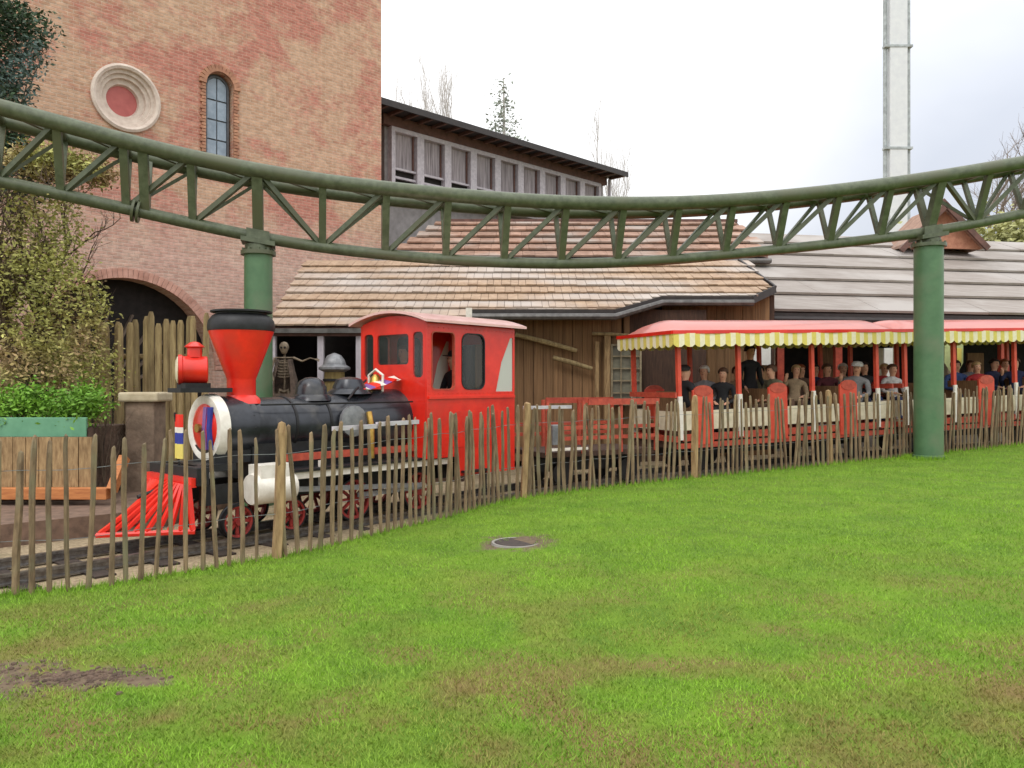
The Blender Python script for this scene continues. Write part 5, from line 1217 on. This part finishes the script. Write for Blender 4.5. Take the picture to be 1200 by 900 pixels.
leaves(27000, [B_(30, 60, 14, .4, .4, .5), B_(-10, 20, 14, .55, .6, .55), B_(25, 30, 14, .5, .5, .42), B_(-40, 80, 14, .9, .7, .7), B_(10, 85, 14, .45, .5, .5), B_(-60, 0, 14, .8, .8, .9), B_(5, 130, 14, .5, .5, .6), B_(-60, 180, 14, .9, .8, .9), B_(35, 215, 14, .5, .5, .5), B_(10, 170, 14, .5, .5, .5)], .05, m_leafdark, T2, seed=5)
tg = leaves(9000, [B_(-30, 150, 13.6, .3, .3, .3), B_(50, 190, 13.5, .6, .4, .25), B_(100, 200, 13.6, .5, .4, .2)], .045, m_leafolive, T2, name='pale_tips', seed=8)
for k, (px, w_) in enumerate(((20, .55), (88, .45), (-45, .6))):
    T3 = thing('green_shrub', ['fresh green low shrub leftmost in the raised planter', 'fresh green low shrub at the right end of the raised planter', 'fresh green low shrub past the left edge of the planter'][k], 'shrub', (at(px, 0, 11.3).x, 11.3, 1.0), group='fresh green shrubs in the planter')
    mb = MB()
    for j in range(9): q = T3.location; mb.tube([q, q+Vector((random.uniform(-.3, .3), random.uniform(-.2, .2), .35))], [.012, .005], 4)
    mb.build('stems', m_bark, T3)
    leaves(2600, [B_(px, 478, 11.2, w_, .3, .2), B_(px+14, 468, 11.2, w_*.5, .3, .2)], .04, m_leafbright, T3, name='foliage', seed=20+k)
# a bare twiggy shrub behind the pillar
tree('bare_shrub', 'small bare twiggy shrub between the planter and the stone pillar', 'shrub', (at(120, 0, 11.2).x, 11.2, 0), 1.6, .025, m_bark, 3, seed=31, trunkL=.15)
# trees behind the buildings
for k, (px, py, Y, sd_, lab) in enumerate(((497, 62, 44, 3, 'tall bare tree above the roof, nearest to the tower'), (528, 92, 46, 6, 'thin bare tree above the roof just right of the tallest bare one'), (722, 150, 44, 11, 'thin bare tree past the right end of the dark roof'))):
    p = at(px, py, Y); tree('bare_tree', lab, 'tree', (p.x, Y, 0), p.z*1.08, .12, m_barkhaze, 4, spread=.28, up=.45, seed=sd_, trunkL=.5, group='bare trees behind the buildings')
p = at(590, 92, 46); T5 = thing('conifer', 'slim pale conifer standing above the middle of the dark roof', 'tree', (p.x, 46, 0))
MB().tube([(p.x, 46, 0), (p.x+.1, 46, p.z*.6), (p.x, 46, p.z)], [.25, .16, .03], 7).build('trunk', m_barkhaze, T5)
bl = []
mb = MB()
for k in range(26):
    f = k/25; z = p.z-.3-f*6.5; r = .25+1.15*f; a = k*2.4; q = Vector((p.x, 46, z)); e_ = q+Vector((math.cos(a)*r, math.sin(a)*r, -.1)); mb.tube([q, e_], [.04, .01], 4)
    for g_ in (.45, .9): w_ = q.lerp(e_, g_); bl.append((w_.x, w_.y, w_.z, .3*r+.08, .3*r+.08, .14))
mb.build('limbs', m_barkhaze, T5)
leaves(2600, bl, .13, m_leafpale, T5, seed=41)
p = at(1178, 128, 50); tree('round_bare_tree', 'broad bare tree in the distance at the right edge above the coaster track', 'tree', (p.x, 50, 0), p.z*1.1, .3, mat('grey brown twigs', (130, 118, 108), (110, 98, 90), ns=4), 5, spread=.5, up=.12, seed=15, trunkL=.4)
# wooded hill at the far right
HG = thing('hedge', 'yellow green hedge of trees beyond the board roof at the right edge', 'hedge', (16, 34, 0))
leaves(9000, [B_(px, py, 34, 1.6, 1.2, 1.0) for px, py in ((1150, 285), (1190, 278), (1230, 270), (1270, 268), (1210, 290), (1100, 300), (1130, 330), (1180, 330), (1240, 330))], .16, m_leafhill, HG, name='foliage', seed=50)
mb = MB(); [mb.tube([(x, 34, 0), (x+.3, 34, 6)], [.2, .08], 6) for x in (19, 21.5, 24)]; mb.build('trunk', m_bark, HG)

# white ride tower
p = at(1047, 0, 60)
RT = thing('ride_tower', 'tall white steel ride tower rising out of the picture at the right', 'tower', (at(1050, 0, 60).x, 60, 0))
W_ = 2.05
tp = MB(); tp.box((0, 0, 20), (W_*.62, .9, 40)); tp.build('centre_panel', m_pole, RT, world=False)
for s in (-1, 1):
    MB().tube([(s*W_*.42, -.1, 0), (s*W_*.42, -.1, 40)], .14, 10).build('guide_rail', mat('shaded pale steel', (176, 184, 186), ns=3) if s < 0 else bpy.data.materials['shaded pale steel'], RT, world=False)
for z in (5.5, 11.5, 19.0, 26.5): MB().box((0, -.25, z), (W_, .5, .16)).build('joint_band', bpy.data.materials['shaded pale steel'], RT, world=False)
